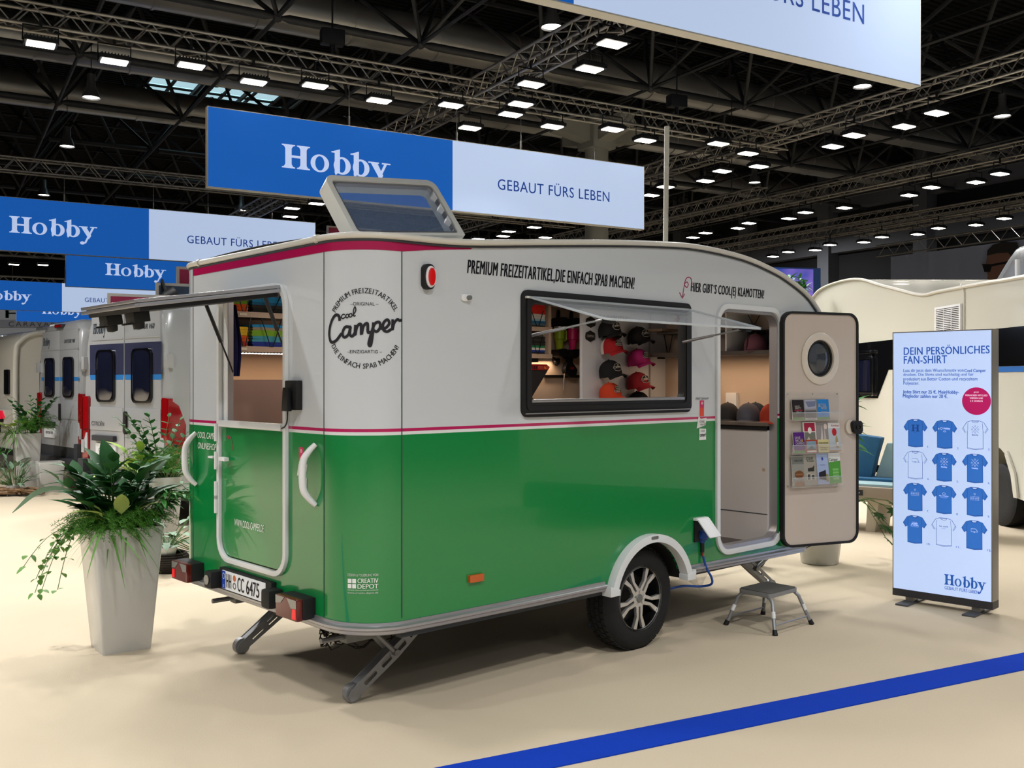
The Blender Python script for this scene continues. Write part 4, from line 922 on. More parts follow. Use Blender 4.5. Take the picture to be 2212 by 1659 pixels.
for col, pt, x, y, l in (('4a4850', None, 3.62, .30, 'dark grey cap on the counter inside the door'), ('9c2c12', None, 3.64, .115, 'rust orange cap on the counter beside the grey one'), ('23201f', None, 3.63, .49, 'black cap at the left end of the counter inside the door')):
    place_cap(capo(col, None, pt), x, y, 1.372, PI/2+.35, 0, l, 'caps on the counter inside the door')
for i, (col, l) in enumerate((('1f2730', 'navy cap behind the grey one on the counter'), ('5a4a3a', 'brown patterned cap behind the rust orange one'))):
    place_cap(capo(col), 3.80, .36-.2*i, 1.372, PI/2+.4, 0, l, 'caps on the counter inside the door')
place_cap(capo('8a5563'), 3.80, .36, 1.892, PI/2+.5, 0, 'dusty pink cap on the high shelf inside the door')
# badges on the board
for i, (x, z, l) in enumerate(((3.085, 2.005, 'dark camping badge left of the red cap'), (3.09, 2.115, 'small dark badge above the other badge'), (3.40, 2.03, 'dark camping badge between the two cap columns'))):
    t = empty('badge', cw(x, 1.395, z), CANG, l, 'badge', 'dark badges on the display board'); f = lambda u, v, w_: (u, -w_, v)
    MB().plate([(-.055, 0), (-.05, .025), (0, .045), (.05, .025), (.055, 0), (.05, -.025), (0, -.045), (-.05, -.025)], fn=f, w0=0, w1=.004).build('plaque', mat('patch_dark'), t)
    m = MB(); put(m, 'CAMPING', f, -.042, .042, -.010, .010, w=.0055, off=.01); m.build('lettering', mat('patch_thread'), t, smooth=None, recalc=False)
# tumblers and their wall holders
def holder(x, z, l, g='black wall holders for tumblers'):
    t = empty('cup_holder', cw(x, 1.895, z), CANG, l, 'holder', g); f = lambda u, v, w_: (u, -w_, v)
    MB().plate([(-.045, .0), (-.045, -.05), (-.01, -.065), (0, -.10), (.03, -.12), (.06, -.10), (.065, .0), (.065, .08), (.045, .085), (.03, .0)], fn=f, w0=-.02, w1=.0).build('back_plate', mblk, t)
    MB().plate([(-.045, .01), (-.045, -.04), (0, -.06), (.05, -.03), (.05, .02), (0, .02)], fn=f, w0=.0, w1=.10).build('cradle', mblk, t, bevel=.01)
for x, c, n_ in ((3.19, '86a012', 'lime green'), (3.345, 'c41c62', 'pink')):
    t = empty('tumbler', cw(x, 1.84, 1.895), CANG, n_+' insulated tumbler with handle in a black wall holder', 'tumbler', 'tumblers on the wall')
    mc = mat('tumbler_'+c, c, .4)
    MB().lathe([(.026, -.0), (.028, .005), (.034, .10), (.044, .105), (.047, .19), (.045, .195)], 22).build('cup', mc, t)
    MB().lathe([(.045, .195), (.046, .207), (.03, .21)], 22).build('lid', mrail, t); MB().tube([(.045, 0, .18), (.078, 0, .175), (.08, 0, .10), (.043, 0, .085)], .009, 8).build('handle', mc, t)
    holder(x, 1.90, 'black wall holder carrying the %s tumbler' % n_); holder(x, 2.16, 'empty black wall holder above the %s tumbler' % n_)
# scanner hanging on the magnet rail
t = empty('key_reel', cw(3.33, 1.89, 1.72), CANG, 'black hand device with a key hanging on the wall rail', 'device')
MB().plate([(-.07, .04), (-.04, .09), (.02, .09), (.08, .03), (.06, -.03), (0, -.04), (-.06, .0)], fn=lambda u, v, w_: (u, -w_, v), w0=0, w1=.05).build('body', mblk, t, bevel=.012)
MB().box(-.01, .03, -.054, -.05, .03, .05).build('display', mred, t); MB().cyl((-.05, -.02, .0), (-.06, -.02, -.14), .006, n=6).build('key', mrail, t)
# heat press
t = empty('heat_press', cw(2.52, 1.62, 1.455), CANG, 'black heat press with red top standing on the worktop in the window', 'machine'); f = lambda u, v, w_: (u, w_, v)
MB().plate([(-.25, .05), (-.02, .05), (.12, .22), (.17, .28), (-.25, .28)], fn=f, w0=-.16, w1=.16).build('head', mrub, t, bevel=.006); m = MB().plate([(-.26, .28), (.165, .28), (.185, .305), (.15, .325), (-.26, .325)], fn=f, w0=-.165, w1=.165); hd = m.build('red_cover', mred, t, bevel=.005)
for i in range(13): MB().box(-.2+i*.02, -.19+i*.02, -.169, -.164, .288, .314).build('vent_slot', mblk, hd)
MB().plate([(.12, .29), (.148, .29), (.12, .312)], fn=f, w0=-.169, w1=-.165).build('warning_mark', mat('amber_lens'), hd)
MB().box(-.02, .03, -.06, .06, .0, .12).build('column', mrub, t); MB().box(-.25, .15, -.15, .15, 0, .03).build('base_plate', mrub, t)
# ---- leaflet rack on the open door
MD = Md
rk = empty('leaflet_rack', label='clear acrylic leaflet rack with three rows on the inside of the door', cat='rack', M=MD)
mac2 = mat('rack_acrylic', 'd8d2ca', .05, alpha=.16, spec=.8)
MB().plate(rr(-.012, .455, .895, 1.572, .01), fn=fD, w0=.014, w1=.018).build('back_panel', mac2, rk)
for zb, zt in ((1.376, 1.43), (1.139, 1.20), (.905, .97)):
    p_ = MB().box(-.008, .452, -.070, -.018, zb-.004, zb).build('tray', mac2, rk); MB().box(-.008, .452, -.072, -.068, zb-.004, zt).build('front_lip', mac2, rk)
    MB().cyl((-.005, -.071, zt), (.452, -.071, zt), .0022, n=5).build('lip_edge', mat('acrylic_edge'), p_)
for x, z in ((0, 1.56), (.22, 1.56), (.44, 1.56), (0, .91), (.22, .91), (.44, .91)): MB().cyl(fD(x, z, .014), fD(x, z, .022), .004, n=8).build('screw', mrail, rk)
mpap = mat('paper_white', 'd6d2ca', .6)
def leaflet(u0, u1, z0, z1, w, base, label, art):
    lf = empty('leaflet', label=label, cat='leaflet', group='leaflets in the door rack', M=MD)
    ln = lambda u, v, w_: fD(u+(v-z0)*-.03, v, w_-(v-z0)*.08)
    b_ = MB().plate([(u0, z0), (u1, z0), (u1, z1), (u0, z1)], fn=ln, w0=w-.008, w1=w); b_.build('pages', mpap, lf)
    MB().plate([(u0, z0), (u1, z0), (u1, z1), (u0, z1)], fn=ln, w0=w, w1=w+.001).build('cover', mat('cover_'+base, base, .35), lf)
    W_ = u1-u0; H_ = z1-z0
    for a in art:
        m = MB(); k = a[0]
        if k == 'r': poly(m, [(u0+W_*a[1], z0+H_*a[2]), (u0+W_*a[3], z0+H_*a[2]), (u0+W_*a[3], z0+H_*a[4]), (u0+W_*a[1], z0+H_*a[4])], ln, w+.0016+.0003*a[6] if len(a) > 6 else w+.0016)
        elif k == 'c': poly(m, circ(u0+W_*a[1], z0+H_*a[2], W_*a[3], W_*a[4], 20), ln, w+.0020)
        elif k == 'p': poly(m, [(u0+W_*p, z0+H_*q_) for p, q_ in a[1]], ln, w+.0020)
        elif k == 't': put(m, a[6], ln, u0+W_*a[1], u0+W_*a[3], z0+H_*a[2], z0+H_*a[4], w=w+.0024, off=.015)
        m.build('print' if k != 't' else 'lettering', mat('print_'+a[5], a[5], .4), lf, smooth=None, recalc=False)
WT = 'dcd8d0'; GN = '3f8a2c'
leaflet(.022, .125, 1.380, 1.520, .045, '1a1215', 'black leaflet with green foot, left in the top row of the rack', [('r', 0, 0, 1, .11, GN), ('r', 0, .12, 1, .14, '8a1830'), ('t', .22, .62, .62, .72, WT, 'HAUS'), ('t', .22, .52, .75, .62, WT, 'PARTY'), ('r', .18, .44, .85, .50, '8a1830'), ('t', .28, .33, .8, .42, WT, 'ZELT.')])
leaflet(.130, .238, 1.378, 1.522, .042, '8d8a90', 'grey photo leaflet in the middle of the top row of the rack', [('r', .05, .55, .95, .97, 'a3a4b4'), ('p', [(.1, .9), (.3, .62), (.9, .66), (.95, .92)], 0, 0, 0, '6c7590'), ('r', .05, .1, .95, .46, '5c585c'), ('r', 0, 0, 1, .08, 'c3c0c4'), ('t', .3, .02, .85, .07, '4a4650', 'DIE HUK')])
leaflet(.243, .348, 1.380, 1.522, .045, '1d7ac4', 'bright blue leaflet with green foot in the top row of the rack', [('r', 0, 0, 1, .11, GN), ('t', .1, .62, .75, .78, WT, 'BETTER'), ('t', .3, .5, .8, .62, WT, 'WOLKE'), ('t', .3, .35, .85, .43, WT, 'Camper')])
leaflet(.028, .125, 1.145, 1.290, .052, '4c1272', 'purple leaflet with green foot, left in the middle row', [('r', 0, 0, 1, .11, GN), ('r', 0, .12, 1, .15, '8a1878'), ('t', .12, .68, .62, .80, WT, 'SAVE'), ('t', .14, .54, .66, .66, WT, 'PARCA'), ('t', .16, .40, .95, .52, WT, 'CAMPING'), ('p', [(.68, .54), (.76, .72), (.84, .54)], 0, 0, 0, 'c9a81c')])
leaflet(.125, .238, 1.205, 1.360, .038, 'd2cdca', 'white leaflet with maroon head in the middle row', [('r', .08, .58, .92, .96, '9c1238'), ('c', .5, .62, .15, .20, WT), ('r', .08, .05, .92, .54, '6b6c60'), ('p', [(.1, .08), (.4, .35), (.55, .1)], 0, 0, 0, 'b4ae9e')])
leaflet(.130, .236, 1.143, 1.235, .050, '9c3a24', 'small red framed photo card in the middle row below the maroon leaflet', [('r', .1, .25, .9, .9, '7c97a8'), ('p', [(.1, .25), (.5, .55), (.9, .25)], 0, 0, 0, '40606c'), ('r', .12, .05, .9, .18, WT)])
leaflet(.241, .345, 1.200, 1.355, .038, '8b8482', 'brownish sailing ship photo leaflet in the middle row', [('p', [(.3, .1), (.5, .9), (.55, .1)], 0, 0, 0, 'c4bcb8'), ('p', [(.6, .1), (.68, .8), (.85, .1)], 0, 0, 0, 'b6aca8'), ('c', .8, .82, .14, .2, 'd3c2ba'), ('r', 0, 0, 1, .1, '514640')])
leaflet(.243, .340, 1.143, 1.235, .052, 'cdc28c', 'pale yellow text card in the middle row', [('t', .08, .68, .92, .82, '5c5636', 'Liebesbank'), ('t', .15, .3, .85, .4, '5c5636', 'Wohnwagen &'), ('t', .2, .18, .8, .26, '5c5636', 'Reisemobile')])
leaflet(.345, .450, 1.147, 1.352, .048, 'b3bcc4', 'leaflet with a bottle and red dot at the right end of the middle row', [('r', 0, .82, 1, 1, 'd6d3d0'), ('t', .25, .87, .95, .94, 'a8142c', 'Airclean'), ('c', .5, .68, .2, .26, 'b01822'), ('p', [(.58, .12), (.56, .40), (.62, .55), (.70, .55), (.78, .40), (.82, .12)], 0, 0, 0, 'a8925c'), ('r', .62, .2, .8, .32, 'd6d3d0', 3), ('r', 0, 0, 1, .05, 'b58a62')])
leaflet(.022, .125, .910, 1.125, .050, '8c8c84', 'grey coffee leaflet, left in the bottom row of the rack', [('r', 0, .72, 1, .95, '6f716b'), ('t', .2, .8, .9, .87, '3c3e3a', 'DROVE'), ('c', .55, .38, .38, .28, '7c3f22'), ('c', .55, .41, .32, .22, 'b98a5c'), ('p', [(.1, 0), (.2, .15), (.9, .15), (1, 0)], 0, 0, 0, '8a5a34'), ('p', [(.7, .1), (.8, .22), (1, 0), (.8, 0)], 0, 0, 0, 'c69c80')])
leaflet(.128, .236, .912, 1.130, .046, '9a958a', 'beige leaflet with a small jeep drawing in the bottom row', [('t', .2, .82, .8, .92, '4d6a66', 'Cliff'), ('t', .3, .76, .85, .83, '4d6a66', 'Coast'), ('p', [(.3, .45), (.3, .55), (.7, .58), (.85, .66), (.8, .45)], 0, 0, 0, '2c2a26'), ('r', .2, .16, .5, .38, 'cbc6b8'), ('r', .24, .18, .46, .36, '4b4640', 3), ('r', .54, .16, .84, .36, 'cbc6b8'), ('r', .58, .18, .8, .34, '4b4640', 3)])
leaflet(.240, .343, .916, 1.135, .050, '9fb0d4', 'pale blue leaflet with a drop and dark folder in the bottom row', [('p', [(.4, .82), (.5, .9), (.6, .82), (.5, .76)], 0, 0, 0, '1c3c9c'), ('t', .3, .6, .7, .64, '4a64a8', 'Hydro'), ('p', [(.12, .18), (.12, .38), (.72, .46), (.78, .12)], 0, 0, 0, '1d1626'), ('r', .72, .08, .92, .32, '9a8a3c', 3)])
leaflet(.345, .450, .918, 1.135, .052, '4b9a34', 'green and white camper shop leaflet at the right end of the bottom row', [('p', [(0, .7), (0, 1), (1, 1), (1, .74)], 0, 0, 0, 'd6d8d4'), ('t', .05, .70, .8, .84, '1c1c1c', 'Camper')]+[('r', .3, .12+.1*k, .8, .19+.1*k, '7fbf6a') for k in range(4)])
# ---- roof hatch, opened
rh = empty('roof_hatch'); rh.parent = CV
rh.matrix_local = Matrix.Translation((.40, .70, 2.40))@Matrix.Rotation(math.radians(-5.5), 4, 'Y')@Matrix.Rotation(math.radians(54), 4, 'X')
# local: x along the caravan, y up the lid, z out of the lid towards the camera side
LW, LH = .78, .43
m = MB(); m.plate(rr(0, LW, -.02, LH, [.01, .01, .06, .06]), [rr(.035, LW-.035, .0, LH-.035, .03)], None, 0, .10); m.build('lid_frame', mhatch, rh, bevel=.012)
MB().plate(rr(.03, LW-.03, .0, LH-.03, .03), None or (), None, .06, .067).build('lid_pane', mtint, rh)
MB().plate(rr(.032, LW-.032, .0, LH-.032, .03), [rr(.05, LW-.05, .02, LH-.05, .03)], None, .062, .09).build('inner_rim', mrail, rh)
for y in (.08, .18, .28): MB().plate([(0, y), (.02, y+.03), (0, y+.06)], fn=lambda u, v, w_: (LW-.05-u, v, w_), w0=.06, w1=.10).build('rib', mwpl, rh)
MB().plate(rr(.34, 1.24, .42, 1.42, .06), [rr(.40, 1.18, .48, 1.36, .04)], lambda u, v, w_: (u, v, w_+2.37+.035*u), 0, .05).build('hatch_base', mcream, CV, bevel=.01)
for x, y in ((.7, 1.0),): MB().lathe([(.001, .09), (.04, .085), (.06, 0)], 14, Matrix.Translation((2.2, 1.5, 2.5))).build('roof_vent', mhatch, CV, smooth=1)
# ================================================================ WHITE POLE BEHIND THE CARAVAN
t = empty('flag_pole', (4.6*.155*2.35, 11.3, 0), 0, 'thin white fabric covered pole rising behind the caravan roof', 'pole'); t.location = (1.72, 11.3, 0)
MB().cyl((0, 0, .0), (.062, 0, 4.58), .029, n=12).build('pole', mat('pole_white', 'd6d5cf', .7), t); m = MB(); m.lathe([(.22, 0), (.22, .015), (.05, .03)], 20); m.build('base_plate', mrail, t)
for z in (2.4, 2.9, 3.5, 4.1): MB().lathe([(.029, z), (.032, z+.01), (.029, z+.02)], 10, Matrix.Translation((z*.0135, 0, 0))).build('sleeve_ring', mwpl, t)
# ================================================================ CABLE AND PLUG
t = empty('power_plug', cw(2.648, -.03, .68), CANG, 'blue power plug in the caravan socket with a hanging blue cable', 'plug')
mbl = mat('cable_blue', '0f3f8c', .45)
MB().lathe([(.032, 0), (.034, .045), (.024, .05), (.02, .075)], 14, Matrix.Rotation(math.radians(200), 4, 'X')).build('plug_body', mbl, t, smooth=.8)
MB().cyl((0, .02, -.06), (.0, .018, -.135), .013, n=10).build('strain_relief', mrub, t); MB().cyl((0, .018, -.135), (.003, .018, -.16), .010, n=8).build('red_band', mred, t)
MB().tube(spline([(.003, .018, -.155), (.02, .0, -.24), (.045, -.02, -.30), (.055, -.012, -.345), (.04, .06, -.37), (-.1, .12, -.36), (-.22, .20, -.40), (-.34, .25, -.46), (-.42, .3, -.55), (-.44, .5, -.67), (-.2, .8, -.673), (.6, 1.0, -.673), (1.6, 1.6, -.673), (2.4, 2.6, -.673)], 8), .0075, 8).build('cable', mbl, t, smooth=1)
o = MB(); o.add([(2.70, .10, .42), (2.95, .12, .41), (2.88, .15, .30), (2.80, .11, .25), (2.74, .2, .33), (2.62, .25, .36)], [(0, 1, 2), (0, 2, 3), (0, 3, 4), (0, 4, 5)])
bg = o.build('plastic_bag', mat('clear_bag', 'c5c3bd', .15, alpha=.35), None, smooth=None); bg.location = (CC.x, CC.y, 0); bg.rotation_euler = (0, 0, CANG); tag(bg, 'crumpled clear plastic bag hanging under the caravan by the blue cable', 'bag')
bw = MB(); rr2 = random.Random(5)
for i in range(70):
    a = rr2.uniform(0, 2*PI); r0 = rr2.uniform(.13, .22); z = .30+rr2.uniform(-.06, .05)
    bw.tube([(.42+r0*math.cos(a+k*.35), .62+r0*.7*math.sin(a+k*.35), z+rr2.uniform(-.02, .02)) for k in range(5)], .004, 4)
bo = bw.build('twig_wreath', mat('twig_dark', '231c16', .9), None); bo.location = (CC.x, CC.y, 0); bo.rotation_euler = (0, 0, CANG); tag(bo, 'dark tangle of twigs hanging under the rear corner of the caravan', 'twigs', kind='stuff')
for k, (x, y, r0, z) in enumerate(((1.45, .62, .10, .30), (1.75, .66, .08, .33))):
    m = MB(); m.lathe([(.01, -.9*r0), (.7*r0, -.6*r0), (r0, 0), (.8*r0, .6*r0), (.01, .8*r0)], 9); o = m.build('hose_bundle', mat('bundle_dark', '2c2c2e', .8), CV, M=Matrix.Translation((x, y, z)))
# ================================================================ STEP STOOL
mgry = mat('stool_frame', '8f9092', .4, metal=.5); mpad = mat('stool_mat', '55544f', .85, bump=.4, bscale=300)
t = empty('step_stool', cw(3.228, -.13), CANG, 'small grey folding step stool with rubber top below the open caravan door', 'stool')
tp = MB().plate(rr(-.165, .165, -.125, .135, .03), w0=.222, w1=.248).build('step_frame', mgry, t, bevel=.006); MB().plate(rr(-.158, .158, -.118, .128, .028), w0=.248, w1=.253).build('step_mat', mpad, t)
for s in (-1, 1):
    P = [(s*.215, -.185, .02), (s*.158, -.130, .195), (s*.148, -.095, .222), (s*.146, 0, .228), (s*.148, .10, .222), (s*.158, .135, .195), (s*.215, .185, .02)]
    MB().tube([Vector(p) for p in P[:1]]+spline(P[1:6], 4)+[Vector(P[6])], .0125, 10).build('leg_bow', mgry, t, smooth=1.2)
    for y in (-1, 1):
        MB().cyl((s*.222, y*.193, 0), (s*.212, y*.183, .032), .018, .015, 10).build('rubber_foot', mrub, t)
        MB().cyl((s*.190, y*.161, .10), (s*.178, y*.150, .14), .0132, .0132, 10).build('leg_sticker', mwpl, t)
for s in (-1, 1): MB().cyl((-.203, s*.174, .058), (.203, s*.174, .058), .006, n=6).build('cross_bar', mgry, t)
# ================================================================ LIGHT BOX STAND
P0 = Vector((2.864, 7.40)); P1 = Vector((3.374, 6.90)); dS = (P1-P0); WS = dS.length; aS = math.atan2(dS.y, dS.x)
t = empty('display_stand', (P0.x, P0.y, 0), aS, 'free standing backlit display with twelve numbered shirt motifs on the right', 'display')
mfrm = mat('stand_frame', '8e8a82', .4, metal=.5); mface = mat('stand_face', 'b7caee', .6, emit='b4c9f0', estr=.74)
f = lambda u, v, w_: (u, -w_, v)
MB().plate([(0, .10), (WS, .10), (WS, 2.02), (0, 2.02)], fn=f, w0=-.12, w1=.0).build('frame', mfrm, t, bevel=.002); MB().plate([(0, .045), (WS, .045), (WS, .10), (0, .10)], fn=f, w0=-.12, w1=.0).build('base_bar', mat('base_bar_dark', '3e3d40', .5, metal=.3), t)
MB().plate([(.008, .10), (WS-.010, .10), (WS-.010, 2.012), (.008, 2.012)], fn=f, w0=0, w1=.003).build('light_face', mface, t)
for x in (.12, WS-.12): MB().box(x-.045, x+.045, -.13, .27, .0, .012).build('foot_plate', mat('foot_grey', '5c5c60', .5, metal=.4), t, bevel=.003); MB().box(x-.03, x+.03, .02, .10, .012, .05).build('foot_post', mfrm, t)
mi1 = mat('ink_blue', '2a5fae', .6, emit='2f66b8', estr=.42); mi2 = mat('ink_dark_blue', '1f4a9a', .6, emit='234f9e', estr=.35); mi3 = mat('shirt_blue', '2f6fc8', .6, emit='3372cc', estr=.5); mi4 = mat('dot_maroon', 'b20f5c', .6, emit='b5125f', estr=.55)
# px -> local on the face
def FU(px): 
    tt = (px-1106)/2124; d = dS/WS; return (tt*P0.y-P0.x)/(d.x-tt*d.y)
def FZ(px, py): 
    d = dS/WS; return 1.65-(py-824)*(P0.y+d.y*FU(px))/2124
m = MB(); wv = .0045
def line(s, x0, x1, y0, y1, mb, **kw):
    a, b = FU(x0), FU(x1); put(mb, s, f, a, b, FZ(x0, y1), FZ(x0, y0), w=wv, **kw)
line('DEIN PERSÖNLICHES', 1953, 2138, 747, 767, m, off=.02, sp=1.05); line('FAN-SHIRT', 1953, 2046, 769, 786, m, off=.02, sp=1.05)
m.build('headline', mi1, t, smooth=None, recalc=False); m = MB()
line('Lass dir jetzt dein Wunschmotiv von', 1952, 2082, 797, 806, m, off=.01); line('Cool Camper', 2084, 2130, 797, 806, m, off=.03); line('drucken. Die Shirts sind nachhaltig und fair', 1952, 2104, 806, 814, m, off=.01)
line('produziert aus Better Cotton und recyceltem', 1952, 2112, 815, 824, m, off=.01); line('Polyester.', 1952, 1986, 824, 833, m, off=.01)
line('Jedes Shirt nur 25 €. MeinHobby-', 1951, 2072, 842, 852, m, off=.03); line('Mitglieder zahlen nur 20 €.', 1951, 2048, 851, 861, m, off=.03); m.build('body_text', mi1, t, smooth=None, recalc=False)
cx_, cz_ = FU(2109.5), FZ(2109.5, 866.5); MB().plate(circ(cx_, cz_, .098, n=36), fn=f, w0=.003, w1=.004).build('round_print', mi4, t)
m = MB(); 
for s, y, w_ in (('JETZT', .055, .035), ('MEINHOBBY-MITGLIED', .035, .15), ('WERDEN UND', .015, .09), ('5 € SPAREN', -.005, .085)): put(m, s, f, cx_-w_/2, cx_+w_/2, cz_+y, cz_+y+.012, w=.0052, off=.015)
m.build('round_text', mat('print_light', 'e4d8e4', .6, emit='e4d8e4', estr=.6), t, smooth=None, recalc=False)
m = MB(); logo_hobby(m, f, FU(2040), FZ(2040, 1262), .078, 1.0, w=wv); 
k = 4.30*.078; sx = (FU(2131)-FU(2040))/k; m = MB(); logo_hobby(m, f, FU(2040), FZ(2040, 1262), .078, sx, w=wv); line('GEBAUT FÜRS LEBEN', 2041, 2115, 1260, 1268, MB()); put(m, 'GEBAUT FÜRS LEBEN', f, FU(2041), FU(2115), FZ(2041, 1270)-.008, FZ(2041, 1270)+.020, w=wv, off=.01)
m.build('logo', mi1, t, smooth=None, recalc=False)
SH = [(-.5, .0), (-.5, -.02), (-.17, .02)]
def shirt_icon(px, py, num, blue, motif):
    u, v = FU(px), FZ(px, py); W_ = .175; H_ = .205     # centre top
    q = lambda pts: [(u+a*W_, v-b*H_) for a, b in pts]
    outl = [(-.14, .0), (.14, .0), (.30, .05), (.46, .28), (.36, .42), (.28, .37), (.285, .97), (.0, 1.0), (-.28, .97), (-.28, .37), (-.36, .42), (-.46, .28), (-.30, .05)]
    outl = [(a*1.08, b) for a, b in outl]
    s_ = empty('shirt_motif'); s_.parent = t
    if blue: m = MB(); poly(m, q(outl), f, .0035); m.build('fabric', mi3, s_, smooth=None, recalc=False)
    m = MB(); ribbon(m, q(outl), .0028, f, .0040, k=1, closed=True); ribbon(m, q([(-.14, .0), (-.1, .055), (0, .075), (.1, .055), (.14, .0)]), .0025, f, .0040, k=1); ribbon(m, q([(-.12, .015), (0, .02), (.12, .015)]), .002, f, .004, k=1)
    for s in (-1, 1): ribbon(m, q([(s*.28, .08), (s*.30, .37)]), .002, f, .0040, k=1); ribbon(m, q([(s*.47, .24), (s*.38, .39)]), .002, f, .0040, k=1)
    ribbon(m, q([(-.3, .945), (0, .975), (.3, .945)]), .002, f, .0040, k=1)
    m.build('outline', mi2, s_, smooth=None, recalc=False)
    if blue:
        m = MB(); poly(m, q([(-.09, .012), (.09, .012), (.05, .05), (-.05, .05)]), f, .0042); m.build('collar', mface, s_, smooth=None, recalc=False)
    ink = mat('print_pale', 'c2d2f2', .6, emit='c2d2f2', estr=.7) if blue else mi2
    if motif == 'H': ink = mi2
    m = MB(); T = lambda s, a, b, c, d, **k: put(m, s, f, u+a*W_, u+b*W_, v-d*H_, v-c*H_, w=.0045, **k)
    if motif == 'H':
        T('HOBBY', -.06, .06, .47, .49)
        for a, b, c, d in ((-.15, -.13+.09, .20, .42), (.04, .15, .20, .42)): poly(m, q([(a+.02, c), (b-.02, c), (b-.02, d), (a+.02, d)]), f, .0045)
        for a in (-.095, .095): poly(m, q([(a-.07, .19), (a+.07, .19), (a+.07, .215), (a-.07, .215)]), f, .0045); poly(m, q([(a-.07, .405), (a+.07, .405), (a+.07, .43), (a-.07, .43)]), f, .0045)
        poly(m, q([(-.1, .295), (.1, .295), (.1, .325), (-.1, .325)]), f, .0045)
    elif motif == 'love': T('I', -.25, -.22, .27, .33); ribbon(m, q([(-.13, .34), (-.19, .28), (-.15, .25), (-.13, .27), (-.11, .25), (-.07, .28), (-.13, .34)]), .002, f, .0045, k=1); T('Hobby', -.04, .22, .25, .34, off=.03); ribbon(m, q(rr(-.05, .05, .37, .41, .02, 2)), .002, f, .0045, k=1, closed=True)
    elif motif == 'cross':
        ribbon(m, q([(-.13, .18), (.13, .42)]), .0018, f, .0045, k=1); ribbon(m, q([(.13, .18), (-.13, .42)]), .0018, f, .0045, k=1)
        for a, b in ((0, .19), (-.12, .30), (.12, .30), (0, .40)): ribbon(m, q(circ(a, b, .028, .025, 8)), .0018, f, .0045, k=1, closed=True)
        T('Hobby' if blue else 'Beachy', -.12, .12, .46, .53, off=.02)
    elif motif == 'van': ribbon(m, q([(-.13, .26), (.08, .26), (.13, .32), (.15, .38), (.2, .39), (-.13, .37)]), .0022, f, .0045, k=1, closed=True); ribbon(m, q(circ(0, .385, .02, .02, 8)), .002, f, .0045, k=1, closed=True)
    elif motif == 'rows':
        ribbon(m, q(circ(0, .23, .03, .03, 8)), .0018, f, .0045, k=1, closed=True); T('CAMPING', -.17, .17, .31, .335, sp=1.5); T('NORDEN', -.17, .17, .42, .445, sp=1.5)
        for a in (-.14, -.05, .05, .14): ribbon(m, q(circ(a, .375, .03, .022, 7)), .0018, f, .0045, k=1, closed=True)
    elif motif == 'home': ribbon(m, q(circ(0, .29, .06, .04, 10)), .002, f, .0045, k=1, closed=True); T('My Hobby', -.19, .19, .345, .40, off=.03); T('is my castle', -.13, .13, .41, .44, off=.02)
    elif motif == 'text': T('WHEN YOU', -.10, .10, .22, .25); T('HOBBY', -.13, .13, .26, .31, off=.04); T('AT THE SEA.', -.17, .17, .32, .37, off=.03); T('camping since sixtyseven', -.16, .16, .39, .41)
    elif motif == 'cool': T('be cool', -.17, .17, .26, .32, off=.02); T('beachy', -.08, .08, .36, .39)
    elif motif == 'retro': ribbon(m, q([(-.12, .38), (-.12, .28), (.06, .28), (.13, .36), (.13, .38)]), .0028, f, .0045, k=1, closed=True); ribbon(m, q(circ(0, .39, .025, .02, 8)), .002, f, .0045, k=1, closed=True)
    m.build('motif', ink, s_, smooth=None, recalc=False)
    m = MB(); put(m, '%d.' % num, f, u+.50*W_, u+(.58 if num < 10 else .66)*W_, v-H_*1.0, v-H_*.93, w=.0045); m.build('number', mi2, s_, smooth=None, recalc=False)
G_ = [(1978, 906, 1, 1, 'H'), (2041, 908, 2, 1, 'love'), (2107, 909, 3, 0, 'cross'), (1977.5, 975, 4, 0, 'van'), (2040, 979, 5, 1, 'cross'), (2106.5, 981, 6, 1, 'cross'), (1977, 1044, 7, 1, 'rows'), (2039.5, 1049, 8, 1, 'home'), (2106, 1053, 9, 1, 'rows'),
      (1976.5, 1114, 10, 1, 'text'), (2039, 1119, 11, 0, 'cool'), (2105, 1125, 12, 1, 'retro')]
for g in G_: shirt_icon(*g)

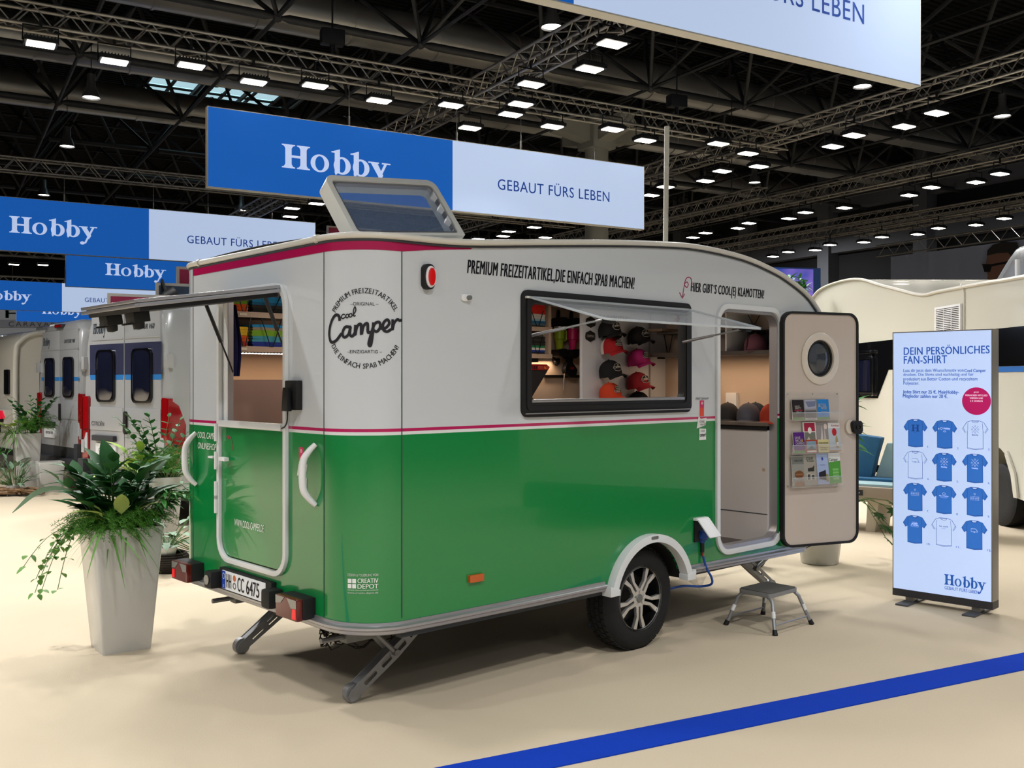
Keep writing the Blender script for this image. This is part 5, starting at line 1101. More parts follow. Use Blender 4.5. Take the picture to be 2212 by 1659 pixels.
# ================================================================ CAMPER VANS (two, seen from behind)
msil = mat('van_silver', 'a6a8aa', .3, metal=.12, coat=.6); mgls = mat('van_glass', '15182a', .05, coat=1); mvw = mat('van_vinyl_dark', '34374f', .25, coat=.5); mvb = mat('van_vinyl_blue', '2e74b8', .3); mbmp = mat('bumper_grey', '2f3033', .7); mvd = mat('window_frame_black', '0c0c10', .2, coat=.6)
mtail = mat('tail_red', '8c0a10', .12, coat=.8); mtl2 = mat('tail_clear', 'b9bcc0', .12, coat=.8); mtext = mat('van_text', '2b3a48', .4)
def van(loc, ang, label, vinyl):
    """rear right corner of the body at loc; local y runs to the left side, x forwards"""
    t = empty('camper_van', (loc[0], loc[1], 0), ang, label, 'van')
    W_ = 2.05; H_ = 2.62; L_ = 5.9
    # body: cross sections along x
    def ring(x, e, zt, zb=.42):
        P = [(.0+e, zb), (-.0+e*.6, .9), (0+e*.6, 1.5), (.055+e, 2.1), (.13+e, zt-.18), (.24+e, zt-.05), (.45+e, zt), (W_-.45-e, zt), (W_-.24-e, zt-.05), (W_-.13-e, zt-.18), (W_-.055-e, 2.1), (W_-e*.6, 1.5), (W_-e*.6, .9), (W_-e, zb)]
        return [(x, y, z) for y, z in P]
    rows = [ring(.02, .012, 2.50), ring(.06, .004, 2.58), ring(.16, 0, H_), ring(L_-1.6, 0, H_), ring(L_-1.0, .08, 2.1), ring(L_-.3, .12, 1.25), ring(L_, .3, .9)]
    m = MB(); m.grid(rows); m.f += [tuple(range(13, -1, -1)), tuple(range(6*14, 7*14))]; m.build('body', msil, t, smooth=.9)
    f = lambda u, v, w_: (.02-w_, u, v)
    # door leaves with raised skins
    for a, b in ((.16, 1.012), (1.028, 1.89)):
        d = MB().plate([(a, .62), (b, .62), (b, 2.46), (a+(.05 if a < .5 else 0), 2.46)] if a < .5 else [(a, .62), (b, .62), (b-.05, 2.46), (a, 2.46)], fn=f, w0=-.02, w1=.018).build('rear_door', msil, t, bevel=.008)
        MB().plate([(a+.02, 1.06), (b-.02, 1.06), (b-.02, 1.34), (a+.02, 1.34)], fn=f, w0=.018, w1=.026).build('pressing', msil, d, bevel=.006)
        MB().plate([(a+.02, 2.15), (b-.02, 2.15), (b-.02, 2.17), (a+.02, 2.17)], fn=f, w0=.018, w1=.024).build('door_crease', msil, d)
        if vinyl: MB().plate([(a+.005, 1.73), (b-.005, 1.73), (b-.005, 2.10), (a+.005, 2.10)], fn=f, w0=.018, w1=.020).build('dark_band', mvw, d); MB().plate([(a+.02, 1.67), (b-.02, 1.67), (b-.005, 1.73), (a+.005, 1.73)], fn=f, w0=.018, w1=.020).build('blue_stripe', mvb, d)
        else: MB().plate([(a+.005, 1.66), (b-.005, 1.66), (b-.005, 1.72), (a+.005, 1.72)], fn=f, w0=.018, w1=.020).build('blue_stripe', mvb, d)
        c = (a+b)/2; wn = MB().plate(rr(c-.225, c+.225, 1.40, 2.03, .08), fn=f, w0=.018, w1=.045).build('window_frame', mvd, d, bevel=.006)
        rows = [[f(c+.20*math.copysign(abs(math.cos(2*PI*i/28))**.45, math.cos(2*PI*i/28))*q_, 1.715+.290*math.copysign(abs(math.sin(2*PI*i/28))**.45, math.sin(2*PI*i/28))*q_, .045+.03*(1-q_**3)) for i in range(28)] for q_ in (1, .93, .75, .4, .02)]
        MB().grid(rows, close=True).build('window_bubble', mgls, wn, smooth=1.3)
        hz = .03 if a < .5 else W_-.03
        for z in (1.88, .85): MB().box(-.03, .05, hz-.035, hz+.035, z-.08, z+.08).build('hinge', msil, t, bevel=.008); 
    MB().plate(rr(.925, .985, 1.03, 1.30, .028), fn=f, w0=.018, w1=.05).build('door_handle', mrub, t, bevel=.008)
    # plate niche and plate
    MB().plate([(1.20, .93), (1.74, .93), (1.74, 1.00), (1.20, 1.00)], fn=f, w0=.018, w1=.07).build('plate_light_bar', mbmp, t, bevel=.01)
    n_ = MB().plate(rr(1.20, 1.70, .74, .90, .02), fn=f, w0=.018, w1=.035).build('show_plate', mwpl, t)
    fm = lambda u, v, w_: f(-u, v, w_)
    m = MB(); put(m, 'ONTOUR V60', fm, -1.62, -1.28, .80, .845, w=.037, off=.02, shear=.2); m.build('plate_text', mink, n_, smooth=None, recalc=False)
    m = MB(); logo_hobby(m, fm, -1.80, 2.235, .125, .62, w=.021, shear=.1); m.build('maker_mark', mtext, t, smooth=None, recalc=False)
    m = MB(); put(m, 'ONTOUR V60', fm, -.80, -.32, 2.25, 2.31, w=.021, shear=.3, off=.02); m.build('model_text', mtext, t, smooth=None, recalc=False)
    m = MB(); put(m, 'CITROËN', fm, -1.82, -1.50, 1.11, 1.175, w=.029, off=.02); m.build('chassis_mark', mrail, t, smooth=None, recalc=False)
    # tail lights, third brake light
    for s in (0, 1):
        fy = (lambda u, v, w_: f(u, v, w_)) if s == 0 else (lambda u, v, w_: f(W_-u, v, w_))
        l = MB().plate([(-.012, .66), (.13, .66), (.15, .82), (.15, 1.44), (.13, 1.47), (-.012, 1.46)], fn=fy, w0=-.02, w1=.035).build('tail_light', mtail, t, bevel=.008)
        MB().plate([(.05, .80), (.14, .82), (.14, 1.02), (.10, 1.02), (.05, .92)], fn=fy, w0=.035, w1=.039).build('clear_lens', mtl2, l)
        MB().plate([(.03, 1.05), (.13, 1.05), (.13, 1.07), (.03, 1.07)], fn=fy, w0=.035, w1=.039).build('lens_rib', mat('lens_red_dark'), l)
    for s in (0, 1):
        MB().plate([(-.015, .66), (.10, .74), (.19, .98), (.20, 1.16), (.11, 1.38), (-.015, 1.46)], fn=(lambda u, v, w_: (u, -w_, v)) if s == 0 else (lambda u, v, w_: (u, W_+w_, v)), w0=-.02, w1=.014).build('side_lens', mtail, t, bevel=.005)
    bl = MB().plate(rr(.86, 1.19, 2.50, 2.56, .028), fn=lambda u, v, w_: (.05-w_, u, v), w0=0, w1=.07).build('brake_light_base', mbmp, t, bevel=.01); MB().plate(rr(.88, 1.17, 2.51, 2.55, .02), fn=lambda u, v, w_: (.05-w_, u, v), w0=.07, w1=.075).build('brake_light', mtail, bl)
    # bumper
    MB().plate([(.14, .40), (W_-.14, .40), (W_-.14, .64), (.14, .64)], fn=f, w0=-.05, w1=.012).build('lower_valance', mbmp, t, bevel=.01); MB().box(-.09, .06, .02, W_-.02, .37, .45).build('bumper_step', mbmp, t, bevel=.02)
    for s in (0, 1):
        y = .075 if s == 0 else W_-.075; MB().box(-.08, .12, y-.075, y+.075, .40, .70).build('bumper_corner', mbmp, t, bevel=.02)
    # side window band and wheels
    MB().plate([(.85, 1.45), (2.1, 1.45), (2.1, 2.0), (.75, 2.0)], fn=lambda u, v, w_: (u, -w_, v), w0=-.03, w1=.012).build('side_window', mgls, t, bevel=.01)
    MB().plate([(3.7, 1.35), (5.0, 1.3), (4.5, 1.95), (3.7, 1.95)], fn=lambda u, v, w_: (u, -w_, v), w0=-.03, w1=.012).build('cab_window', mgls, t)
    for x in (1.1, 5.0):
        for y in (.0, W_-.22):
            w_ = MB(); w_.lathe([(.2, 0), (.30, -.01), (.345, .02), (.345, .2), (.3, .22), (.2, .21)], 28, Matrix.Translation((x, y, .345)), ax=1); w_.build('wheel', mtyre, t, smooth=.6)
    MB().box(.12, 5.2, .15, W_-.15, .25, .45).build('underbody', mat('well_black'), t)
    return t
van((-3.80, 10.9), math.atan2(.75, .66)-math.radians(0), 'silver camper van nearest behind the caravan at left with dark band around its rear windows', True)
van((-6.51, 14.9), math.atan2(.68, .733)+math.radians(0), 'silver camper van parked left of the nearer one, with black framed rear windows', False)
# ================================================================ MOTORHOME AT THE RIGHT
mcr = mat('motorhome_cream', 'c9c5b6', .25, coat=.5); mbg = mat('motorhome_black', '0b0b0d', .12, coat=.8)
MO = empty('motorhome', (5.552, 8.0, 0), math.atan2(1, -.018), 'large cream motorhome with raised nose and black window band behind the display', 'motorhome')
fM = lambda u, v, w_: (u, w_, v)
rf = [(p.x, p.z) for p in spline([(-3.2, 0, 2.78), (0, 0, 2.78), (2.57, 0, 2.775), (3.4, 0, 2.79), (4.6, 0, 2.80), (5.1, 0, 2.80), (5.9, 0, 2.95), (6.6, 0, 3.09), (7.2, 0, 3.22), (7.9, 0, 3.285), (8.8, 0, 3.28), (9.4, 0, 3.20), (9.8, 0, 2.98), (9.95, 0, 2.6), (9.7, 0, 2.2)], 4)]
body = [(-3.2, .55), (1.9, .36), (2.5, .36)]+circ(3.25, .38, .52, .55, 14, PI, 0)+[(3.9, .40), (8.6, .42), (9.1, .9), (9.3, 1.5), (9.7, 2.2)]+list(reversed(rf))[1:]
MB().plate(body, (), fM, -2.3, 0).build('body', mcr, MO, smooth=.5)
m = MB(); m.tube([fM(u, v+.004, .012) for u, v in rf[:-6]], .022, 6); m.build('roof_rail', mcream, MO, smooth=1)
MB().plate([(-3.2, 1.82), (6.2, 1.82), (6.6, 1.40), (8.4, 1.40), (8.2, 2.20), (7.5, 2.247), (-3.2, 2.247)], (), fM, 0, .006).build('black_band', mbg, MO)
MB().plate([(-3.2, 1.755), (5.3, 1.755), (5.3, 1.815), (-3.2, 1.815)], (), fM, 0, .007).build('blue_stripe', mat('stripe_blue', '1f5fa8', .4), MO)
wn = MB().plate(rr(6.7, 8.3, 1.43, 2.06, .06), [rr(6.78, 8.22, 1.50, 1.99, .05)], fM, .004, .05).build('window_frame', mbg, MO, bevel=.01); MB().plate(rr(6.76, 8.24, 1.48, 2.01, .05), (), fM, .02, .035).build('window_pane', mgls, wn)
MB().plate(rr(6.72, 8.28, 2.07, 2.12, .02), (), fM, .006, .06).build('window_visor', mbg, MO, bevel=.01)
gv = MB().plate([(3.96, 2.20), (4.66, 2.20), (4.66, 2.60), (3.96, 2.60)], [[(4.0, 2.23), (4.62, 2.23), (4.62, 2.57), (4.0, 2.57)]], fM, 0, .03).build('vent_frame', mwpl, MO, bevel=.006)
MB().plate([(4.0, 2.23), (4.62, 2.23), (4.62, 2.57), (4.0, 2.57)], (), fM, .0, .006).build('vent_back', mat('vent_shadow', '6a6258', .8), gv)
for i in range(15): MB().box(4.0, 4.62, .008, .026, 2.236+i*.0225, 2.247+i*.0225).build('vent_slat', mwpl, gv)
for u in (4.2, 4.41): MB().box(u-.006, u+.006, .02, .03, 2.23, 2.57).build('vent_bar', mwpl, gv)
MB().tube(spline([fM(4.0, 2.84, .0), fM(3.93, 2.80, .03), fM(3.9, 2.72, .012), fM(3.9, 2.25, .012)], 5), .008, 6).build('drip_hose', mcream, MO, smooth=1)
cd = MB().plate(rr(1.2, 2.6, 1.0-.26, 1.10, .05), [rr(1.26, 2.54, .80, 1.04, .04)], fM, .0, .012).build('service_flap', mcr, MO, bevel=.005)
MB().plate([(2.66, .38), (2.74, .38), (2.80, .62), (2.93, .84), (2.88, .88), (2.72, .65)], (), fM, 0, .03).build('arch_flare', mcr, MO, bevel=.01)
MB().plate([(-3.2, .66), (1.9, .66), (1.9, .69), (-3.2, .69)], (), fM, 0, .012).build('side_moulding', mcr, MO)
for u in (3.25, 7.9):
    w_ = MB(); w_.lathe([(.2, 0), (.31, -.01), (.355, .02), (.355, .2), (.31, .22), (.2, .21)], 28, Matrix.Translation((u, -.30, .355)), ax=1); w_.build('wheel', mtyre, MO, smooth=.6)
MB().plate([(-3.2, .2), (8.6, .2), (8.6, .45), (-3.2, .45)], (), fM, -2.2, -.4).build('underbody', mat('well_black'), MO)
# clear roof lid standing open, with its stay
hd = MB(); hd.plate([(p.x, p.y) for p in spline([(1.4, 2.83, 0), (1.5, 3.08, 0), (1.8, 3.13, 0), (2.9, 3.14, 0), (3.15, 3.08, 0), (3.5, 2.83, 0)], 5)], (), fM, -.22, -.18); hd.build('roof_lid', mat('lid_acrylic', 'a7a9ac', .08, alpha=.45, coat=.5), MO)
MB().tube([fM(p.x, p.y, -.20) for p in spline([(1.4, 2.83, 0), (1.5, 3.08, 0), (1.8, 3.13, 0), (2.9, 3.14, 0), (3.15, 3.08, 0), (3.5, 2.83, 0)], 5)], .02, 6).build('lid_rim', mat('acrylic_edge'), MO, smooth=1)
MB().box(3.02, 3.06, -.20, -.16, 2.80, 3.02).build('lid_stay', mwpl, MO)
# ================================================================ BENCH SEAT
t = empty('lounge_bench', (3.72, 11.3, 0), -.62, 'lounge bench with blue back cushion on a pale wooden base between door and display', 'bench')
mwd = mat('bench_wood', 'b9ae9a', .5); mcb = mat('cushion_blue', '2a5a7c', .95, noise=.08, nscale=10); mcl = mat('cushion_pale_blue', '8aa3a6', .95, noise=.1, nscale=10); mcg = mat('cushion_beige', '8f8272', .95)
MB().plate([(-.2, .36), (.3, .34), (.9, .30), (1.6, .28), (1.6, .38), (.9, .40), (-.2, .46)], fn=lambda u, v, w_: (u, w_, v), w0=-.35, w1=.35).build('seat_base', mwd, t, bevel=.01)
for x in (-.05, .42, 1.4): MB().plate([(x, 0), (x+.10, 0), (x+.14, .34), (x+.02, .34)], fn=lambda u, v, w_: (u, w_, v), w0=-.30, w1=.30).build('leg', mwd, t, bevel=.006)
MB().box(-.2, 1.6, -.34, .34, .42, .53).build('seat_cushion', mcl, t, bevel=.03); MB().box(-.2, 1.3, -.02, .34, .525, .56).build('seat_cover', mcb, t, bevel=.01)
MB().plate([(.0, .0), (.42, -.0), (.46, .22), (.52, .46), (.16, .50), (.06, .25)], fn=lambda u, v, w_: (u-.06, .22+w_+.10*v, .55+v), w0=-.09, w1=.09).build('back_cushion', mcb, t, bevel=.03)
MB().plate([(.38, .0), (.9, -.0), (.9, .42), (.50, .40)], fn=lambda u, v, w_: (u, .26+w_+.10*v, .55+v), w0=-.06, w1=.06).build('side_cushion', mcl, t, bevel=.03)
am_ = MB().box(.10, 1.3, -.40, -.30, .36, .50).build('front_cushion', mcg, t, bevel=.02); tg = MB().box(.24, .42, -.405, -.40, .405, .465).build('name_tag', mink, am_); m = MB(); put(m, 'Beachy', lambda u, v, w_: (u, -.407, v), .27, .39, .42, .45, w=0); m.build('tag_text', mprint, tg, smooth=None, recalc=False)
# ================================================================ FAR THINGS
t = empty('screen_tower', (5.25, 20.0, 0), .2, 'tall blue purple LED screen rising behind the caravan nose', 'screen')
MB().box(0, 1.12, 0, .35, 0, 3.98).build('housing', mat('tower_blue', '1a3a6c', .5), t)
ms = mat('screen_glow', '2a3c9c', .5, emit='4a4fb4', estr=.7); nt = ms.node_tree; tc = nt.nodes.new('ShaderNodeTexCoord'); nn = nt.nodes.new('ShaderNodeTexNoise'); nn.inputs['Scale'].default_value = 1.6
cr = nt.nodes.new('ShaderNodeValToRGB'); cr.color_ramp.elements[0].color = srgb('173a8c'); cr.color_ramp.elements[0].position = .35; cr.color_ramp.elements[1].color = srgb('a078d0'); cr.color_ramp.elements[1].position = .7
nt.links.new(tc.outputs['Object'], nn.inputs[0]); nt.links.new(nn.outputs[0], cr.inputs[0]); nt.links.new(cr.outputs[0], nt.nodes['Principled BSDF'].inputs['Emission Color'])
MB().box(.02, .95, -.01, 0, 1.2, 3.95).build('screen', ms, t)
# cloth banner with a portrait
t = empty('cloth_banner', (16.55, 32.3, 0), math.atan2(-BX[1], -BX[0]), 'large pale grey cloth banner with a portrait of a man in sunglasses, behind the motorhome', 'banner')
f = lambda u, v, w_: (u, -w_, v)
rows = [[(-4.9+12*i/50, .04*math.sin(i*1.7)+.02*math.sin(i*.6), z) for i in range(51)] for z in (2.4, 4.3, 6.28)]
MB().grid(rows).build('cloth', mat('cloth_grey_blue', '959db4', .9), t, recalc=False, smooth=1.2)
pf = lambda u, v, w_: (u, -.10-w_, v)
def pr(nm, col, pts, w_): m = MB(); poly(m, pts, pf, w_); m.build(nm, mat('print_'+nm, col, .8), t, smooth=None, recalc=False)

pr('skin', '7c584c', [(-.93, 5.95), (-.98, 5.70), (-1.0, 5.55), (-.93, 5.45), (-.97, 5.30), (-.93, 5.22), (-.95, 5.05), (-.85, 4.85), (-.5, 4.75), (-.1, 4.9), (.1, 5.9), (-.5, 6.1)], .002)
pr('hair', '2a2726', [(-.96, 5.88), (-.94, 6.06), (-.75, 6.22), (-.4, 6.28), (.1, 6.2), (.25, 5.8), (.2, 5.4), (.05, 5.6), (-.2, 5.9), (-.6, 5.92)], .004)
pr('glasses', '0c0c10', [(-1.14, 5.62), (-.80, 5.58), (-.2, 5.62), (-.2, 5.55), (-.78, 5.50), (-.84, 5.32), (-1.05, 5.34), (-1.1, 5.5)], .006)
pr('shirt', '3c4a60', [(-1.2, 2.6), (-1.0, 4.2), (-.6, 4.7), (0, 4.6), (1.0, 4.3), (1.6, 2.6)], .002)
# pale exhibition wall and lettering far at left
t = empty('exhibitor_wall', (-27.5, 51.0, 0), math.atan2(AX[1], AX[0])*0, 'pale exhibitor wall with teal and grey letters, far behind the vans', 'wall panel')
f = lambda u, v, w_: (u, -w_, v)
MB().plate([(0, 0), (9, 0), (9, 5.45), (0, 5.45)], fn=f, w0=-.3, w1=0).build('panel', mat('stand_wall', '8a8c90', .8), t); MB().plate([(0, 4.45), (9, 4.45), (9, 4.85), (0, 4.85)], fn=f, w0=0, w1=.02).build('letter_band', mat('stand_band', '6a6c72', .8), t)
m = MB(); put(m, 'FI', f, 1.25, 2.1, 4.95, 5.4, w=.03, off=.05); m.build('lettering', mat('teal_ink', '1d5a6c', .7), t, smooth=None, recalc=False); m = MB(); put(m, 'CARAVAN', f, 1.4, 3.9, 4.5, 4.76, w=.03, sp=1.3); m.build('lettering', mat('grey_ink', '2c2e34', .7), t, smooth=None, recalc=False)
# white caravan at the far left
t = empty('white_caravan', (-8.62, 17.1, 0), math.atan2(.68, .733), 'cream white caravan parked at the left picture edge behind the planter', 'caravan')
mcw = mat('caravan_cream', 'd6d3c8', .3, coat=.4); f2 = lambda u, v, w_: (u, -w_, v)
pf_ = [(0, .42), (5, .42), (5, 2.3), (4.8, 2.5)]+[(.35, 2.55), (.16, 2.5), (.05, 2.38), (0, 2.15)]
m = MB(); m.plate(pf_, (), lambda u, v, w_: (u, w_, v), .12, 2.2); m.build('body', mcw, t, bevel=.05)
m = MB(); m.tube(spline([(.02, .11, .45), (.02, .11, 2.05), (.10, .11, 2.35), (.35, .11, 2.50), (.9, .11, 2.54)], 5), .05, 8); m.build('edge_profile', mcw, t, smooth=1)
ar = [(.42, .55), (.42, 1.9)]+circ(.92, 1.9, .5, .5, 12, PI, .5*PI)+[(1.9, 2.4), (1.9, .55)]
MB().plate(ar, (), f2, -.12, -.10).build('side_door', mcw, t, bevel=.006); m = MB(); m.tube([f2(u, v, -.098) for u, v in ar], .012, 5); m.build('door_groove', mseam, t)
MB().plate([(.46, 1.48), (1.0, 1.48), (1.0, 1.86), (.46, 1.86)], (), f2, -.11, -.085).build('door_window', mat('window_grey', '2c2d31', .2, coat=.5), t)
fr2 = lambda u, v, w_: (-w_, u, v)
MB().plate(rr(.35, .62, 1.42, 1.86, .03), fn=fr2, w0=0, w1=.03).build('rear_window', mvd, t, bevel=.006); MB().plate([(.25, .90), (2.0, .90), (2.1, 1.0), (2.1, 1.15), (.2, 1.15)], fn=fr2, w0=0, w1=.12).build('rear_shelf', mcw, t, bevel=.03)
MB().plate([(.2, 1.02), (.36, 1.14), (1.1, 1.10), (1.1, 1.05), (.55, 1.04), (.45, .98)], fn=fr2, w0=.12, w1=.16).build('tail_light', mat('tail_pink', 'c01a30', .15, emit='e0203a', estr=.6), t, bevel=.01)
MB().plate([(.3, .94), (.9, .95), (.9, 1.0), (.3, .99)], fn=fr2, w0=.12, w1=.15).build('light_bar', mrub, t); MB().plate(rr(.9, 1.45, .72, .86, .02), [rr(.92, 1.43, .74, .84, .015)], fr2, .0, .02).build('plate_frame', mrub, t); MB().plate(rr(.92, 1.43, .74, .84, .015), (), fr2, .0, .01).build('blank_plate', mwpl, t)
MB().plate([(0, .36), (2.2, .36), (2.2, .46), (0, .46)], fn=fr2, w0=-.1, w1=.05).build('bumper', mrub, t); MB().lathe([(.2, 0), (.3, -.01), (.34, .02), (.34, .2), (.2, .21)], 24, Matrix.Translation((2.6, .2, .34)), ax=1).build('wheel', mtyre, t, smooth=.6)
MB().lathe([(.30, 0), (.28, .10), (.2, .13), (.01, .14)], 18, Matrix.Translation((.9, .9, 2.55))).build('roof_dome', mat('lid_acrylic'), t, smooth=1)
# roof window of the far van, standing open
t = empty('roof_window', (-5.95, 15.1, 2.62), .35, 'white framed roof window standing open on the farther van', 'roof window')
MB().plate(rr(0, .62, 0, .42, .04), [rr(.08, .54, .06, .36, .03)], lambda u, v, w_: (u-.35, v*.55+w_, v*.75), 0, .07).build('frame', mwpl, t, bevel=.01, M=Matrix.Rotation(-.35, 4, 'Y')); MB().plate(rr(.06, .56, .04, .38, .03), (), lambda u, v, w_: (u-.35, v*.55+w_, v*.75), .02, .03).build('pane', mtint, t, M=Matrix.Rotation(-.35, 4, 'Y'))
# small maroon and slate info signs
msg = mat('info_frame', 'aaa69e', .5, metal=.2); mm_ = mat('info_maroon', '8c1440', .5); msl = mat('info_slate', '2b3c52', .5)
def info(x, y, ang, w_, z0, z1, m_, text, label, tx=None):
    t = empty('info_sign', (x, y, 0), ang, label, 'sign', 'framed info signs behind the vans'); f = lambda u, v, ww: (u, -ww, v)
    MB().plate([(0, z0), (w_, z0), (w_, z1), (0, z1)], fn=f, w0=-.05, w1=0).build('frame', msg, t, bevel=.004); MB().plate([(.04, z0+.04), (w_-.04, z0+.04), (w_-.04, z1-.04), (.04, z1-.04)], fn=f, w0=0, w1=.004).build('panel', m_, t)
    for u in (.15, w_-.15): MB().cyl((u, .03, 0), (u, .03, z0), .02, n=8).build('post', msg, t)
    if text: m = MB(); put(m, text, f, *(tx), w=.007, off=.01); m.build('lettering', mat('info_text', 'c9b8c2', .6), t, smooth=None, recalc=False)
info(-5.35, 13.0, .5, 1.3, 1.9, 2.82, mm_, 'KOMFORT', 'maroon info sign starting with KO behind the nearer van roof', (.17, .95, 2.58, 2.70))
info(-5.07, 14.0, .5, .85, 2.1, 3.06, msl, 'QUER', 'dark slate info sign above the nearer van', (.30, .75, 2.66, 2.78)); info(-4.98, 14.6, .5, 1.1, 2.3, 3.36, mm_, None, 'maroon info sign beside the caravan roof corner')
info(-4.14, 22.0, .5, 1.3, 3.9, 5.14, mm_, None, 'maroon info sign behind the raised roof hatch'); 
t = empty('spot_lamp', (-4.80, 13.75, 2.80), .6, 'black spot lamp clamped before the maroon sign by the caravan roof', 'lamp')
MB().lathe([(.05, -.12), (.12, -.04), (.15, .10), (.13, .11)], 16, Matrix.Rotation(1.2, 4, 'Y')).build('lamp_body', mblk, t); MB().cyl((0, 0, .02), (0, .35, .30), .02, n=6).build('arm', mblk, t); MB().cyl((0, .35, .3), (0, .35, -2.80), .02, n=6).build('post', mblk, t)
# ================================================================ PLANTS
def leafmat(n, c, r=.6, sp=.25): return mat('leaf_'+n, c, max(r, .55), noise=.22, nscale=9, spec=sp)
def leafmesh(name, m_, L, W_, droop=.3, fold=.25, seg=5, wmax=.45, twist=0):
    rows = []
    for i in range(seg+1):
        t = i/seg; wd = W_*max(.02, math.sin(PI*min(1, t**(.7 if wmax < .5 else 1.2))))**.8*.5
        y = L*(t-.12*droop*t*t); z = -L*droop*t*t
        rows.append([(-wd, y, z+wd*fold), (0, y, z), (wd, y, z+wd*fold)])
    return MB().grid(rows).mesh(name, m_, 1.5, recalc=False)
def inst(name, me, par, loc, rz, rx=0, s=1, ry=0):
    o = bpy.data.objects.new(name, me); COL.objects.link(o); o.parent = par; o.location = loc
    o.rotation_euler = (rx, ry, rz); o.scale = (s, s, s); return o
def stems_zz(t, n, h, spread, lm, sm, leaf_l=.1, pairs=7, base=.05, az=None, z0=0):
    for i in range(n):
        a = R.uniform(0, 2*PI) if az is None else R.uniform(*az); b = R.uniform(0, base); hh = h*R.uniform(.7, 1.0); sp_ = spread*R.uniform(.4, 1)
        p0 = Vector((b*math.cos(a), b*math.sin(a), z0)); pts = [p0+Vector((math.cos(a)*sp_*(k/6)**1.6, math.sin(a)*sp_*(k/6)**1.6, hh*(k/6))) for k in range(7)]
        st = MB().tube(pts, [.006*(1-.6*k/6) for k in range(7)], 5).build('stem', sm, t, smooth=1)
        for k in range(pairs):
            f_ = .25+.75*k/(pairs-1)*.98; q_ = f_*6; j = min(5, int(q_)); p = pts[j].lerp(pts[j+1], q_-j)
            for sd in (-1, 1):
                if k == pairs-1 and sd > 0: continue
                o = inst('leaf', lm, st, p, a+sd*R.uniform(.8, 1.3)-PI/2 if k < pairs-1 else a-PI/2, R.uniform(.2, .9), leaf_l*R.uniform(.8, 1.15)*(1-.25*k/pairs))
def rosette(t, n, lm, s0, s1, tilt=(.2, 1.1), r0=.02, name='leaf', az=(0, 2*PI), stalk=None, sm=None, center=(0, 0)):
    for i in range(n):
        a = R.uniform(*az); tl = R.uniform(*tilt); s = R.uniform(s0, s1); base = Vector((center[0]+r0*math.cos(a), center[1]+r0*math.sin(a), 0))
        if stalk:
            L = R.uniform(*stalk); e = base+Vector((math.cos(a)*math.cos(tl)*L, math.sin(a)*math.cos(tl)*L, L*math.sin(tl)))
            st = MB().tube([base, base.lerp(e, .5)+Vector((0, 0, .02)), e], .004, 4).build('stalk', sm, t, smooth=1); inst(name, lm, st, e, a-PI/2, tl*R.uniform(.55, 1.05), s)
        else: inst(name, lm, t, base, a-PI/2, tl, s)
def fern(n, loc, rad, h, m_, label, n_fr=60, ll=.02, droop=.8):
    o_ = MB()
    for i in range(n_fr):
        a = R.uniform(0, 2*PI); L = R.uniform(.6, 1)*rad*1.5; up = R.uniform(.3, 1)*h; p = Vector((0, 0, 0)); P_ = []
        for k in range(10):
            t_ = k/9; P_.append(Vector((math.cos(a)*L*t_, math.sin(a)*L*t_, up*math.sin(PI*min(1, t_*.62))-droop*rad*t_*t_*.5)))
        for k in range(1, 10):
            for j in range(7):
                q_ = P_[k-1].lerp(P_[k], j/7); l = ll*(1.3-k*.06); d = Vector((R.uniform(-1, 1), R.uniform(-1, 1), R.uniform(-.3, 1))).normalized(); s_ = d.orthogonal().normalized()*.0016
                o_.add([q_-s_, q_+s_, q_+d*l*2], [(0, 1, 2)])
        for k in range(9):
            s_ = Vector((0, 0, .0012)); o_.add([P_[k]-s_, P_[k]+s_, P_[k+1]+s_, P_[k+1]-s_], [(0, 1, 2, 3)])
    o = o_.build(n, m_, None, smooth=None, recalc=False); o.location = loc; tag(o, label, 'plant', kind='stuff'); return o
def grassy(t, n, lm, s0, s1, rad, tilt=(.9, 1.4), az=(0, 2*PI), c=(0, 0)):
    for i in range(n):
        a = R.uniform(0, 2*PI); r_ = rad*math.sqrt(R.random()); inst('leaf', lm, t, (c[0]+r_*math.cos(a), c[1]+r_*math.sin(a), 0), R.uniform(*az)-PI/2, R.uniform(*tilt), R.uniform(s0, s1))
LD = leafmat('dark', '27592c', .3); LM = leafmat('mid', '3a7832', .4); LL = leafmat('lime', '8fae4a', .4); LY = leafmat('variegated', 'a3b565', .4); LF = leafmat('fern', '437426', .6); LG = leafmat('grey', '6f8a70', .5); STM = mat('stem_green', '4a6b33', .6); LI = leafmat('ivy', '5d8a3f', .45)
SOIL = mat('soil', '1a130e', .95)
k_zz = leafmesh('leaf_oval', LD, 1, .52, .15, .2); k_lance = leafmesh('leaf_lance', LM, 1, .26, .35, .3); k_broad = leafmesh('leaf_broad', LY, 1, .46, .45, .2); k_strap = leafmesh('leaf_strap', LD, 1, .13, .5, .4, 7); k_thin = leafmesh('leaf_thin', LM, 1, .07, .6, .4, 6)
k_spid = leafmesh('leaf_spider', LI, 1, .06, 1.4, .4, 8); k_ivy = leafmesh('leaf_ivy', LI, 1, .85, .2, .15, 4); k_cala = leafmesh('leaf_calathea', LG, 1, .5, .4, .2); k_lime = leafmesh('leaf_lime', LL, 1, .42, .4, .2); k_rub = leafmesh('leaf_rubber', LD, 1, .52, .3, .2)
k_mid = leafmesh('leaf_mid', LM, 1, .40, .35, .25)
